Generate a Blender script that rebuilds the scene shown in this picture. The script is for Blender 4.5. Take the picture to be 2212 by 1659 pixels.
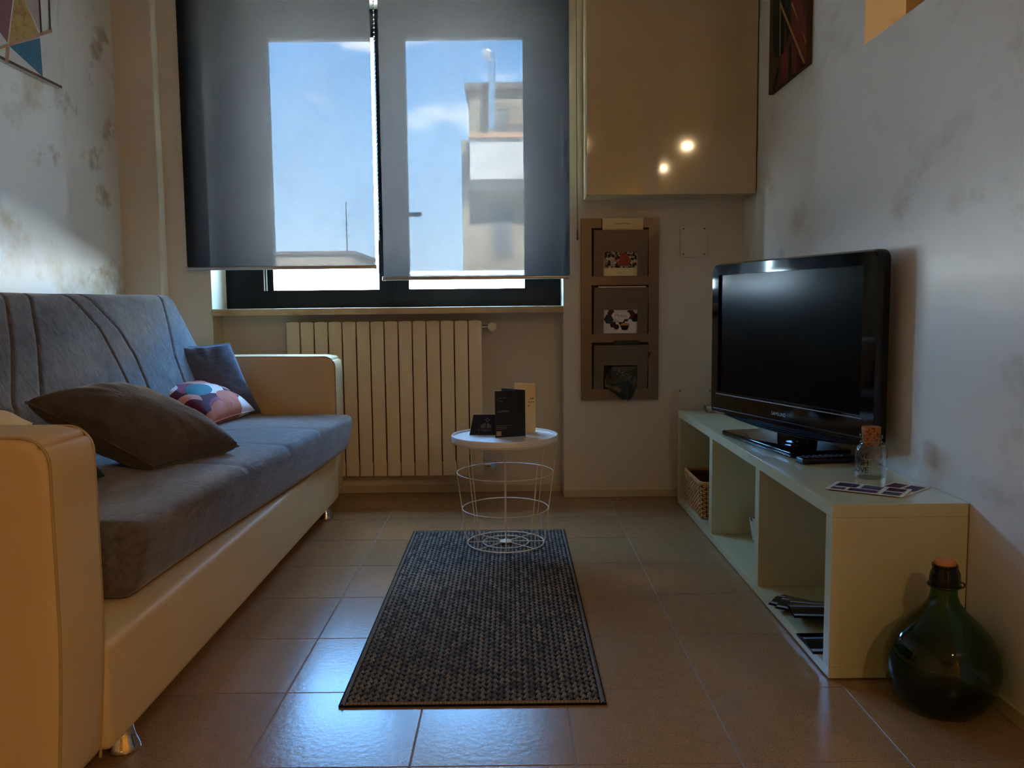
import bpy, bmesh, math, random
from mathutils import Vector, Matrix, noise as mnoise

random.seed(7)
SC = bpy.context.scene
COL = SC.collection
for o in list(bpy.data.objects):
    bpy.data.objects.remove(o)

# ------------------------------------------------------------------ camera, world, sun, exposure
CAM_H, PITCH, YAW, ROLL, FPX = 0.9149, 0.09111, 0.00086, -0.01013, 1829.6
fw = Vector((math.sin(YAW) * math.cos(PITCH), math.cos(YAW) * math.cos(PITCH), -math.sin(PITCH)))
rt = Vector((math.cos(YAW), -math.sin(YAW), 0))
up = rt.cross(fw)
rt2 = rt * math.cos(ROLL) + up * math.sin(ROLL)
up2 = -rt * math.sin(ROLL) + up * math.cos(ROLL)
cam = bpy.data.cameras.new('camera')
cam.sensor_width = 36.0
cam.lens = FPX / 2212.0 * 36.0
cam.clip_start = 0.02
cam.clip_end = 500
camo = bpy.data.objects.new('camera', cam)
COL.objects.link(camo)
camo.matrix_world = Matrix(((rt2.x, up2.x, -fw.x, 0), (rt2.y, up2.y, -fw.y, 0), (rt2.z, up2.z, -fw.z, CAM_H), (0, 0, 0, 1)))
SC.camera = camo

SC.view_settings.view_transform = 'Standard'
SC.view_settings.look = 'None'
SC.view_settings.gamma = 1.0
SC.view_settings.use_curve_mapping = False
SC.view_settings.exposure = 0.0
SC.cycles.use_denoising = True
SC.cycles.use_guiding = True
SC.cycles.max_bounces = 8
SC.cycles.diffuse_bounces = 4
SC.cycles.glossy_bounces = 4
SC.cycles.transparent_max_bounces = 16
SC.cycles.caustics_reflective = False
SC.cycles.caustics_refractive = False
SC.cycles.sample_clamp_indirect = 80.0

SKY = 120.0          # brightness of the daylight sky
SUN = 500.0
LAMP = 23.5        # warm ceiling downlights


def lin(r, g=None, b=None):
    if g is None:
        g = b = r
    f = lambda c: (c / 255.0) / 12.92 if c / 255.0 <= 0.04045 else ((c / 255.0 + 0.055) / 1.055) ** 2.4
    return (f(r), f(g), f(b), 1.0)


w = bpy.data.worlds.new('sky')
SC.world = w
w.use_nodes = True
nt = w.node_tree
nt.nodes.clear()
N = nt.nodes.new
tc = N('ShaderNodeTexCoord')
sep = N('ShaderNodeSeparateXYZ')
rmp = N('ShaderNodeValToRGB')
rmp.color_ramp.elements[0].position = 0.0
rmp.color_ramp.elements[0].color = (0.45, 0.58, 0.68, 1)
rmp.color_ramp.elements[1].position = 1.0
rmp.color_ramp.elements[1].color = (0.16, 0.30, 0.54, 1)
for p_, c_ in ((0.10, (0.26, 0.45, 0.66, 1)), (0.30, (0.105, 0.30, 0.62, 1))):
    e_ = rmp.color_ramp.elements.new(p_)
    e_.color = c_
mp = N('ShaderNodeMapping')
mp.inputs['Scale'].default_value = (3.0, 3.0, 9.0)
nz = N('ShaderNodeTexNoise')
nz.inputs['Scale'].default_value = 1.5
nz.inputs['Detail'].default_value = 6
cr = N('ShaderNodeValToRGB')
cr.color_ramp.elements[0].position = 0.60
cr.color_ramp.elements[0].color = (0, 0, 0, 1)
cr.color_ramp.elements[1].position = 0.74
cr.color_ramp.elements[1].color = (1, 1, 1, 1)
mx = N('ShaderNodeMix')
mx.data_type = 'RGBA'
mx.inputs['B'].default_value = (1.0, 1.0, 1.0, 1)
bg = N('ShaderNodeBackground')
bg.inputs['Strength'].default_value = SKY
wo = N('ShaderNodeOutputWorld')
L = nt.links.new
L(tc.outputs['Generated'], sep.inputs[0])
L(sep.outputs['Z'], rmp.inputs[0])
L(tc.outputs['Generated'], mp.inputs[0])
L(mp.outputs[0], nz.inputs['Vector'])
L(nz.outputs['Fac'], cr.inputs[0])
L(cr.outputs[0], mx.inputs['Factor'])
L(rmp.outputs[0], mx.inputs['A'])
L(mx.outputs['Result'], bg.inputs['Color'])
L(bg.outputs[0], wo.inputs[0])

sun = bpy.data.lights.new('sun', 'SUN')
sun.energy = SUN
sun.angle = 0.01
sun.color = (0.84, 0.92, 1.0)
suno = bpy.data.objects.new('sun', sun)
COL.objects.link(suno)
suno.rotation_euler = Vector((-0.32, 0.70, -0.64)).to_track_quat('-Z', 'Y').to_euler()
suno.location = (20, -8, 25)


# ------------------------------------------------------------------ materials
MATS = {}


def mat(name, col, rough=0.6, spec=0.5, metal=0.0, var=None, bump=None, sheen=0.0, coat=0.0, emit=None, speck=None, blotch=None, objrand=0.0):
    """Procedural principled material. var=(scale,amount,stretch) brightness noise; bump=(scale,strength,stretch);
    speck=(scale,colour,threshold); blotch=(scale,colour,lo,hi,stretch)."""
    m = bpy.data.materials.new(name)
    m.use_nodes = True
    t = m.node_tree
    P = t.nodes['Principled BSDF']
    P.inputs['Roughness'].default_value = rough
    P.inputs['Specular IOR Level'].default_value = spec
    P.inputs['Metallic'].default_value = metal
    P.inputs['Sheen Weight'].default_value = sheen
    P.inputs['Sheen Roughness'].default_value = 0.4
    P.inputs['Coat Weight'].default_value = coat
    P.inputs['Coat Roughness'].default_value = 0.05
    n, l = t.nodes.new, t.links.new
    tc = n('ShaderNodeTexCoord')

    def coords(stretch):
        mp = n('ShaderNodeMapping')
        mp.inputs['Scale'].default_value = stretch or (1, 1, 1)
        l(tc.outputs['Object'], mp.inputs[0])
        return mp.outputs[0]
    cur = n('ShaderNodeRGB')
    cur.outputs[0].default_value = col
    c = cur.outputs[0]
    if blotch:
        for (sc, bc, lo, hi, st) in blotch:
            x = n('ShaderNodeTexNoise')
            x.inputs['Scale'].default_value = sc
            x.inputs['Detail'].default_value = 7
            x.inputs['Roughness'].default_value = 0.62
            l(coords(st), x.inputs['Vector'])
            r = n('ShaderNodeValToRGB')
            r.color_ramp.elements[0].position = lo
            r.color_ramp.elements[0].color = (0, 0, 0, 1)
            r.color_ramp.elements[1].position = hi
            l(x.outputs['Fac'], r.inputs[0])
            mm = n('ShaderNodeMix')
            mm.data_type = 'RGBA'
            mm.inputs['B'].default_value = bc
            l(r.outputs[0], mm.inputs['Factor'])
            l(c, mm.inputs['A'])
            c = mm.outputs['Result']
    if speck:
        sc, bc, lo, hi = speck
        x = n('ShaderNodeTexNoise')
        x.inputs['Scale'].default_value = sc
        x.inputs['Detail'].default_value = 2
        l(coords(None), x.inputs['Vector'])
        r = n('ShaderNodeValToRGB')
        r.color_ramp.elements[0].position = lo
        r.color_ramp.elements[0].color = (0, 0, 0, 1)
        r.color_ramp.elements[1].position = hi
        l(x.outputs['Fac'], r.inputs[0])
        mm = n('ShaderNodeMix')
        mm.data_type = 'RGBA'
        mm.inputs['B'].default_value = bc
        l(r.outputs[0], mm.inputs['Factor'])
        l(c, mm.inputs['A'])
        c = mm.outputs['Result']
    if var:
        x = n('ShaderNodeTexNoise')
        x.inputs['Scale'].default_value = var[0]
        x.inputs['Detail'].default_value = 5
        l(coords(var[2] if len(var) > 2 else None), x.inputs['Vector'])
        mr = n('ShaderNodeMapRange')
        mr.inputs['From Min'].default_value = 0.25
        mr.inputs['From Max'].default_value = 0.75
        mr.inputs['To Min'].default_value = 1 - var[1]
        mr.inputs['To Max'].default_value = 1 + var[1]
        l(x.outputs['Fac'], mr.inputs[0])
        hs = n('ShaderNodeHueSaturation')
        l(mr.outputs[0], hs.inputs['Value'])
        l(c, hs.inputs['Color'])
        c = hs.outputs[0]
    if objrand:
        oi = n('ShaderNodeObjectInfo')
        mr = n('ShaderNodeMapRange')
        mr.inputs['To Min'].default_value = 1 - objrand
        mr.inputs['To Max'].default_value = 1 + objrand
        l(oi.outputs['Random'], mr.inputs[0])
        hs = n('ShaderNodeHueSaturation')
        l(mr.outputs[0], hs.inputs['Value'])
        l(c, hs.inputs['Color'])
        c = hs.outputs[0]
    l(c, P.inputs['Base Color'])
    if bump:
        x = n('ShaderNodeTexNoise')
        x.inputs['Scale'].default_value = bump[0]
        x.inputs['Detail'].default_value = 4
        l(coords(bump[2] if len(bump) > 2 else None), x.inputs['Vector'])
        b = n('ShaderNodeBump')
        b.inputs['Strength'].default_value = bump[1]
        b.inputs['Distance'].default_value = 0.01
        l(x.outputs['Fac'], b.inputs['Height'])
        l(b.outputs[0], P.inputs['Normal'])
    if emit:
        P.inputs['Emission Color'].default_value = emit[0]
        P.inputs['Emission Strength'].default_value = emit[1]
    MATS[name] = m
    return m


mat('plaster', lin(236, 232, 222), 0.42, 0.4, blotch=[(2.6, lin(202, 182, 148), 0.55, 0.66, (1, 0.75, 0.9)), (5.5, lin(192, 174, 144), 0.58, 0.67, (1, 0.7, 0.9))], bump=(9, 0.12))
mat('plaster_soft', lin(236, 232, 222), 0.42, 0.4, blotch=[(2.4, lin(212, 202, 186), 0.56, 0.68, (1, 0.5, 0.9)), (6, lin(212, 202, 186), 0.58, 0.72, (1, 0.5, 0.9))], bump=(9, 0.10))
mat('wall_cream', lin(222, 211, 188), 0.65, 0.3, var=(3, 0.05), bump=(7, 0.08))
mat('ceiling_white', lin(228, 224, 214), 0.8, 0.2, var=(2, 0.02))
mat('kitchen_wall', lin(224, 182, 104), 0.7, 0.2, var=(2, 0.03))
mat('tile', lin(168, 134, 94), 0.25, 0.42, speck=(330, lin(118, 84, 56), 0.50, 0.68), var=(30, 0.10), bump=(75, 0.05, (1, 1, 1)), objrand=0.05)
mat('grout', lin(150, 138, 124), 0.8, 0.2, var=(40, 0.1))
mat('skirting', lin(202, 188, 152), 0.5, 0.4, var=(5, 0.04))
mat('marble', lin(205, 182, 138), 0.45, 0.3, blotch=[(7, lin(170, 140, 95), 0.5, 0.7, (1, 3, 3))], var=(14, 0.08))
mat('black_frame', lin(11, 11, 12), 0.4, 0.2, var=(8, 0.1))
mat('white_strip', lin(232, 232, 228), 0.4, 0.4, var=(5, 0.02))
mat('grey_metal', lin(172, 172, 170), 0.35, 0.5, metal=0.85, var=(20, 0.05))
mat('chrome', lin(225, 222, 218), 0.09, 0.5, metal=1.0, var=(10, 0.02))
mat('black_plastic', lin(17, 17, 19), 0.35, 0.5, var=(20, 0.1))
mat('gloss_black', lin(7, 7, 8), 0.06, 0.35, coat=0.15, var=(5, 0.05))
mat('tv_screen', lin(5, 5, 6), 0.18, 0.08, var=(4, 0.03))
mat('tv_grille', lin(48, 52, 64), 0.42, 0.5, var=(10, 0.05))
mat('radiator_enamel', lin(228, 212, 176), 0.35, 0.5, var=(4, 0.02))
mat('sofa_fabric', lin(110, 108, 107), 0.85, 0.15, sheen=0.35, var=(70, 0.34, (1, 1, 0.35)), bump=(160, 0.22, (1, 1, 0.4)), blotch=[(5, lin(94, 93, 95), 0.45, 0.62, (1, 1, 1))])
mat('seat_fabric', lin(104, 95, 87), 0.85, 0.15, sheen=0.35, var=(60, 0.34, (1, 0.3, 1)), bump=(160, 0.22, (1, 0.4, 1)), blotch=[(4, lin(86, 77, 70), 0.45, 0.62, (1, 1, 1))])
mat('leatherette', lin(212, 184, 136), 0.55, 0.3, var=(3, 0.03), bump=(60, 0.03))
mat('piping', lin(176, 150, 105), 0.5, 0.4, var=(10, 0.05))
mat('cushion_taupe', lin(86, 76, 66), 0.9, 0.1, sheen=0.4, var=(60, 0.22, (1, 0.3, 1)), bump=(180, 0.25, (1, 0.4, 1)))
mat('cushion_slate', lin(92, 97, 108), 0.9, 0.1, sheen=0.4, var=(60, 0.18, (0.3, 1, 1)), bump=(180, 0.22, (0.4, 1, 1)))
mat('lacquer_cream', lin(214, 208, 166), 0.22, 0.5, coat=0.2, var=(3, 0.02))
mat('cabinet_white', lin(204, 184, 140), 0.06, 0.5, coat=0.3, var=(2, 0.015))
mat('table_white', lin(236, 234, 230), 0.28, 0.5, var=(5, 0.02))
mat('wire_white', lin(226, 212, 186), 0.35, 0.5, var=(8, 0.02))
mat('steel_shaded', lin(46, 39, 32), 0.5, 0.3, metal=0.5, var=(60, 0.1))  # rack back plate, coloured darker for the shade inside the slots
mat('steel_brushed', lin(112, 101, 86), 0.38, 0.5, metal=0.75, var=(160, 0.10, (0.04, 1, 1)))
mat('screw', lin(120, 108, 86), 0.4, 0.5, metal=0.5, var=(20, 0.05))
mat('navy_card', lin(14, 18, 34), 0.35, 0.4, var=(9, 0.1))
mat('black_card', lin(16, 13, 13), 0.38, 0.4, blotch=[(40, lin(40, 30, 26), 0.55, 0.7, (1, 1, 1))], var=(30, 0.2))
mat('blue_inside', lin(34, 44, 72), 0.4, 0.4, var=(9, 0.1))
mat('beige_card', lin(236, 204, 140), 0.5, 0.3, var=(9, 0.04))
mat('cream_paper', lin(232, 206, 150), 0.6, 0.3, var=(9, 0.03))
mat('white_paper', lin(232, 222, 206), 0.55, 0.3, var=(9, 0.03))
mat('ink', lin(28, 22, 18), 0.6, 0.2, var=(20, 0.1))
mat('ink_gold', lin(150, 132, 92), 0.5, 0.3, var=(20, 0.1))
mat('ink_white', lin(205, 205, 210), 0.5, 0.3, var=(20, 0.05))
mat('ink_grey', lin(112, 108, 108), 0.5, 0.3, var=(20, 0.05))
mat('band_pale', lin(160, 176, 192), 0.3, 0.4, var=(20, 0.05))
mat('ink_red', lin(150, 62, 34), 0.5, 0.3, var=(60, 0.3))
mat('ink_plum', lin(72, 22, 38), 0.5, 0.3, var=(30, 0.2))
mat('ink_teal', lin(30, 52, 66), 0.5, 0.3, var=(30, 0.2))
mat('ink_orange', lin(206, 138, 84), 0.5, 0.3, var=(30, 0.15))
mat('ink_pink', lin(206, 170, 150), 0.5, 0.3, var=(30, 0.1))
mat('ink_purple', lin(84, 58, 104), 0.5, 0.3, blotch=[(60, lin(60, 26, 40), 0.45, 0.6, (1, 1, 1))])
mat('ink_wine', lin(82, 36, 46), 0.5, 0.3, blotch=[(60, lin(40, 26, 40), 0.45, 0.6, (1, 1, 1))])
mat('ink_slate', lin(92, 100, 112), 0.5, 0.3, blotch=[(60, lin(50, 50, 60), 0.45, 0.6, (1, 1, 1))])
mat('food_photo', lin(196, 180, 148), 0.5, 0.3, blotch=[(70, lin(24, 20, 16), 0.46, 0.52, (1, 1, 1)), (45, lin(176, 84, 50), 0.58, 0.63, (1, 1, 1))])
mat('leaf_green', lin(16, 34, 32), 0.3, 0.5, blotch=[(25, lin(40, 84, 70), 0.55, 0.7, (0.5, 1, 1.6)), (18, lin(10, 12, 22), 0.5, 0.6, (1, 1, 1))])
mat('gloss_leaflet', lin(16, 20, 34), 0.16, 0.6, coat=0.3, blotch=[(26, lin(132, 60, 42), 0.54, 0.62, (0.5, 1, 1)), (14, lin(14, 10, 12), 0.48, 0.55, (1, 1, 1))])
mat('gloss_leaflet_green', lin(24, 38, 34), 0.18, 0.6, coat=0.3, blotch=[(24, lin(140, 52, 44), 0.54, 0.62, (0.5, 1, 1)), (16, lin(70, 80, 76), 0.56, 0.62, (1, 1, 1))])
mat('cork', lin(186, 122, 72), 0.85, 0.2, speck=(160, lin(110, 64, 34), 0.52, 0.62), var=(30, 0.15), bump=(120, 0.3))
mat('cork_light', lin(232, 162, 104), 0.85, 0.2, speck=(160, lin(190, 120, 72), 0.55, 0.65), var=(30, 0.1))
mat('wicker', lin(208, 152, 88), 0.6, 0.35, var=(25, 0.25), objrand=0.1)
mat('wicker_dark', lin(92, 54, 36), 0.7, 0.3, var=(25, 0.25))
mat('ceramic', lin(226, 226, 220), 0.25, 0.5, blotch=[(42, lin(60, 60, 62), 0.56, 0.60, (1, 1, 0.6))])
mat('shell', lin(236, 226, 212), 0.45, 0.4, var=(60, 0.08), bump=(80, 0.3))
mat('pink_stone', lin(222, 60, 84), 0.4, 0.4, var=(30, 0.1))
mat('twine', lin(150, 128, 96), 0.9, 0.1, var=(60, 0.2))
mat('canvas_white', lin(206, 200, 190), 0.8, 0.2, var=(20, 0.05))
mat('paint_blue', lin(70, 112, 130), 0.8, 0.2, var=(25, 0.15, (1, 2, 0.4)))
mat('paint_gold', lin(172, 140, 74), 0.6, 0.3, blotch=[(35, lin(140, 100, 48), 0.5, 0.65, (1, 1, 1))])
mat('paint_mauve', lin(136, 92, 92), 0.8, 0.2, var=(18, 0.15))
mat('paint_pinkgrey', lin(178, 156, 148), 0.8, 0.2, var=(14, 0.1))
mat('paint_brown', lin(96, 70, 58), 0.7, 0.2, var=(18, 0.15))
mat('paint_tan', lin(176, 132, 100), 0.7, 0.2, var=(18, 0.15))
mat('canvas_brown', lin(92, 62, 48), 0.8, 0.2, var=(20, 0.2))
mat('paint_red', lin(122, 50, 38), 0.7, 0.2, var=(14, 0.25, (1, 1, 0.3)))
mat('paint_darkred', lin(74, 22, 24), 0.7, 0.2, var=(14, 0.25, (1, 1, 0.3)))
mat('paint_forest', lin(34, 42, 32), 0.7, 0.2, var=(14, 0.3, (1, 1, 0.3)))
mat('paint_black', lin(22, 20, 22), 0.7, 0.2, var=(14, 0.3))
mat('paint_ochre', lin(176, 122, 70), 0.7, 0.2, var=(14, 0.2))
mat('stucco', lin(140, 126, 104), 0.9, 0.1, var=(1.5, 0.08), bump=(8, 0.1))
mat('stucco_white', lin(240, 238, 232), 0.9, 0.1, var=(1.0, 0.05))
mat('stucco_pale', lin(176, 170, 160), 0.9, 0.1, var=(4, 0.1))
mat('stucco_tan', lin(168, 130, 96), 0.9, 0.1, var=(1.0, 0.1))
mat('roof_slate', lin(104, 92, 84), 0.9, 0.1, var=(1.5, 0.12))
mat('far_glass', lin(92, 90, 86), 0.6, 0.2, var=(2, 0.1))
mat('ground_far', lin(206, 202, 192), 0.95, 0.1, var=(0.2, 0.15))
mat('foliage_far', lin(96, 108, 78), 0.95, 0.1, var=(0.6, 0.3))
mat('lamp_glow', (1, 0.62, 0.26, 1), 0.5, 0.2, emit=((1, 0.62, 0.26, 1), 30.0), var=(3, 0.01))


def mix_node(t, a, b, fac=None):
    m = t.nodes.new('ShaderNodeMixShader')
    t.links.new(a, m.inputs[1])
    t.links.new(b, m.inputs[2])
    if fac is not None:
        t.links.new(fac, m.inputs[0])
    return m


def thin_glass(name, tint, rough=0.02, gloss=1.0, noise=None):
    m = bpy.data.materials.new(name)
    m.use_nodes = True
    t = m.node_tree
    t.nodes.clear()
    out = t.nodes.new('ShaderNodeOutputMaterial')
    tr = t.nodes.new('ShaderNodeBsdfTransparent')
    tr.inputs[0].default_value = tint
    gl = t.nodes.new('ShaderNodeBsdfGlossy')
    gl.inputs['Roughness'].default_value = rough
    gl.inputs['Color'].default_value = (gloss, gloss, gloss, 1)
    fr = t.nodes.new('ShaderNodeFresnel')
    ge = t.nodes.new('ShaderNodeNewGeometry')
    io = t.nodes.new('ShaderNodeMapRange')      # same reflectance from either side of the thin sheet
    io.inputs['To Min'].default_value = 1.5
    io.inputs['To Max'].default_value = 1.0 / 1.5
    t.links.new(ge.outputs['Backfacing'], io.inputs[0])
    t.links.new(io.outputs[0], fr.inputs[0])
    if noise:
        tc = t.nodes.new('ShaderNodeTexCoord')
        x = t.nodes.new('ShaderNodeTexNoise')
        x.inputs['Scale'].default_value = noise
        t.links.new(tc.outputs['Object'], x.inputs['Vector'])
        mm = t.nodes.new('ShaderNodeMix')
        mm.data_type = 'RGBA'
        mm.inputs['A'].default_value = tint
        mm.inputs['B'].default_value = tuple(c * 0.8 for c in tint[:3]) + (1,)
        t.links.new(x.outputs['Fac'], mm.inputs['Factor'])
        t.links.new(mm.outputs['Result'], tr.inputs[0])
    x = mix_node(t, tr.outputs[0], gl.outputs[0], fr.outputs[0])
    t.links.new(x.outputs[0], out.inputs[0])
    MATS[name] = m


thin_glass('window_glass', (0.97, 0.98, 0.98, 1), 0.0, 0.6, 2.0)
thin_glass('clear_glass', (0.975, 0.985, 0.98, 1), 0.03, 1.0, 12.0)
thin_glass('green_glass', (0.15, 0.42, 0.13, 1), 0.04, 1.0, 6.0)


def blind_material():
    m = bpy.data.materials.new('blind_fabric')
    m.use_nodes = True
    t = m.node_tree
    t.nodes.clear()
    n, l = t.nodes.new, t.links.new
    out = n('ShaderNodeOutputMaterial')
    tc = n('ShaderNodeTexCoord')
    mp = n('ShaderNodeMapping')
    mp.inputs['Scale'].default_value = (70, 1, 330)
    l(tc.outputs['Object'], mp.inputs[0])
    x = n('ShaderNodeTexNoise')
    x.inputs['Scale'].default_value = 1.0
    x.inputs['Detail'].default_value = 3
    l(mp.outputs[0], x.inputs['Vector'])
    mr = n('ShaderNodeMapRange')
    mr.inputs['From Min'].default_value = 0.3
    mr.inputs['From Max'].default_value = 0.7
    mr.inputs['To Min'].default_value = BL_DIRECT * 0.72
    mr.inputs['To Max'].default_value = BL_DIRECT * 1.28
    l(x.outputs['Fac'], mr.inputs[0])
    cmb = n('ShaderNodeCombineColor')
    for i in range(3):
        l(mr.outputs[0], cmb.inputs[i])
    tr = n('ShaderNodeBsdfTransparent')
    l(cmb.outputs[0], tr.inputs[0])
    tl = n('ShaderNodeBsdfTranslucent')
    tl.inputs[0].default_value = BL_DIFF
    df = n('ShaderNodeBsdfDiffuse')
    df.inputs[0].default_value = (0.016, 0.0145, 0.013, 1)
    a1 = n('ShaderNodeAddShader')
    a2 = n('ShaderNodeAddShader')
    l(tr.outputs[0], a1.inputs[0])
    l(tl.outputs[0], a1.inputs[1])
    l(a1.outputs[0], a2.inputs[0])
    l(df.outputs[0], a2.inputs[1])
    l(a2.outputs[0], out.inputs[0])
    MATS['blind_fabric'] = m


BL_DIRECT = 0.0128
BL_DIFF = (0.0066, 0.0061, 0.0056, 1)
blind_material()


def oval_print(name, base, cols, scale, seed):
    m = bpy.data.materials.new(name)
    m.use_nodes = True
    t = m.node_tree
    P = t.nodes['Principled BSDF']
    P.inputs['Roughness'].default_value = 0.8
    P.inputs['Specular IOR Level'].default_value = 0.2
    n, l = t.nodes.new, t.links.new
    tc = n('ShaderNodeTexCoord')
    rgb = n('ShaderNodeRGB')
    rgb.outputs[0].default_value = base
    c = rgb.outputs[0]
    for k in range(2):
        mp = n('ShaderNodeMapping')
        mp.inputs['Rotation'].default_value = (0, 0, 0.6 - 1.3 * k)
        mp.inputs['Location'].default_value = (seed + 3.3 * k, 1.7 * k, 0)
        mp.inputs['Scale'].default_value = (scale * 0.62, scale * 1.15, 0.0)
        l(tc.outputs['Object'], mp.inputs[0])
        v = n('ShaderNodeTexVoronoi')
        v.voronoi_dimensions = '2D'
        v.inputs['Scale'].default_value = 1.0
        v.inputs['Randomness'].default_value = 0.3
        l(mp.outputs[0], v.inputs['Vector'])
        sp = n('ShaderNodeSeparateColor')
        l(v.outputs['Color'], sp.inputs[0])
        r = n('ShaderNodeValToRGB')
        r.color_ramp.interpolation = 'CONSTANT'
        els = r.color_ramp.elements
        els[0].position = 0
        els[0].color = cols[0]
        els[1].position = 1.0 / len(cols)
        els[1].color = cols[1]
        for i in range(2, len(cols)):
            e = els.new(i / len(cols))
            e.color = cols[i]
        l(sp.outputs[k], r.inputs[0])
        lt = n('ShaderNodeMath')
        lt.operation = 'LESS_THAN'
        lt.inputs[1].default_value = 0.44
        l(v.outputs['Distance'], lt.inputs[0])
        mm = n('ShaderNodeMix')
        mm.data_type = 'RGBA'
        l(lt.outputs[0], mm.inputs['Factor'])
        l(c, mm.inputs['A'])
        l(r.outputs[0], mm.inputs['B'])
        c = mm.outputs['Result']
    l(c, P.inputs['Base Color'])
    MATS[name] = m


oval_print('oval_print', lin(84, 38, 56), [lin(232, 214, 208), lin(196, 110, 84), lin(72, 126, 136), lin(96, 42, 60), lin(222, 158, 142), lin(226, 216, 214), lin(150, 82, 98)], 9.5, 2.0)
oval_print('leaf_print', lin(216, 180, 130), [lin(34, 58, 52), lin(224, 190, 140), lin(34, 58, 52), lin(206, 160, 110)], 8.0, 5.2)


def yarn_material():
    m = bpy.data.materials.new('yarn')
    m.use_nodes = True
    t = m.node_tree
    P = t.nodes['Principled BSDF']
    P.inputs['Roughness'].default_value = 0.9
    P.inputs['Specular IOR Level'].default_value = 0.15
    a = t.nodes.new('ShaderNodeAttribute')
    a.attribute_name = 'yarn'
    tc = t.nodes.new('ShaderNodeTexCoord')
    x = t.nodes.new('ShaderNodeTexNoise')
    x.inputs['Scale'].default_value = 500
    t.links.new(tc.outputs['Object'], x.inputs['Vector'])
    mm = t.nodes.new('ShaderNodeMix')
    mm.data_type = 'RGBA'
    mm.blend_type = 'MULTIPLY'
    mm.inputs['Factor'].default_value = 0.5
    t.links.new(a.outputs['Color'], mm.inputs['A'])
    t.links.new(x.outputs['Color'], mm.inputs['B'])
    t.links.new(mm.outputs['Result'], P.inputs['Base Color'])
    MATS['yarn'] = m


yarn_material()
mat('rug_base', lin(20, 20, 21), 0.95, 0.1, var=(80, 0.3))
mat('rug_binding', lin(136, 130, 118), 0.95, 0.1, var=(200, 0.35), bump=(300, 0.4))


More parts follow.
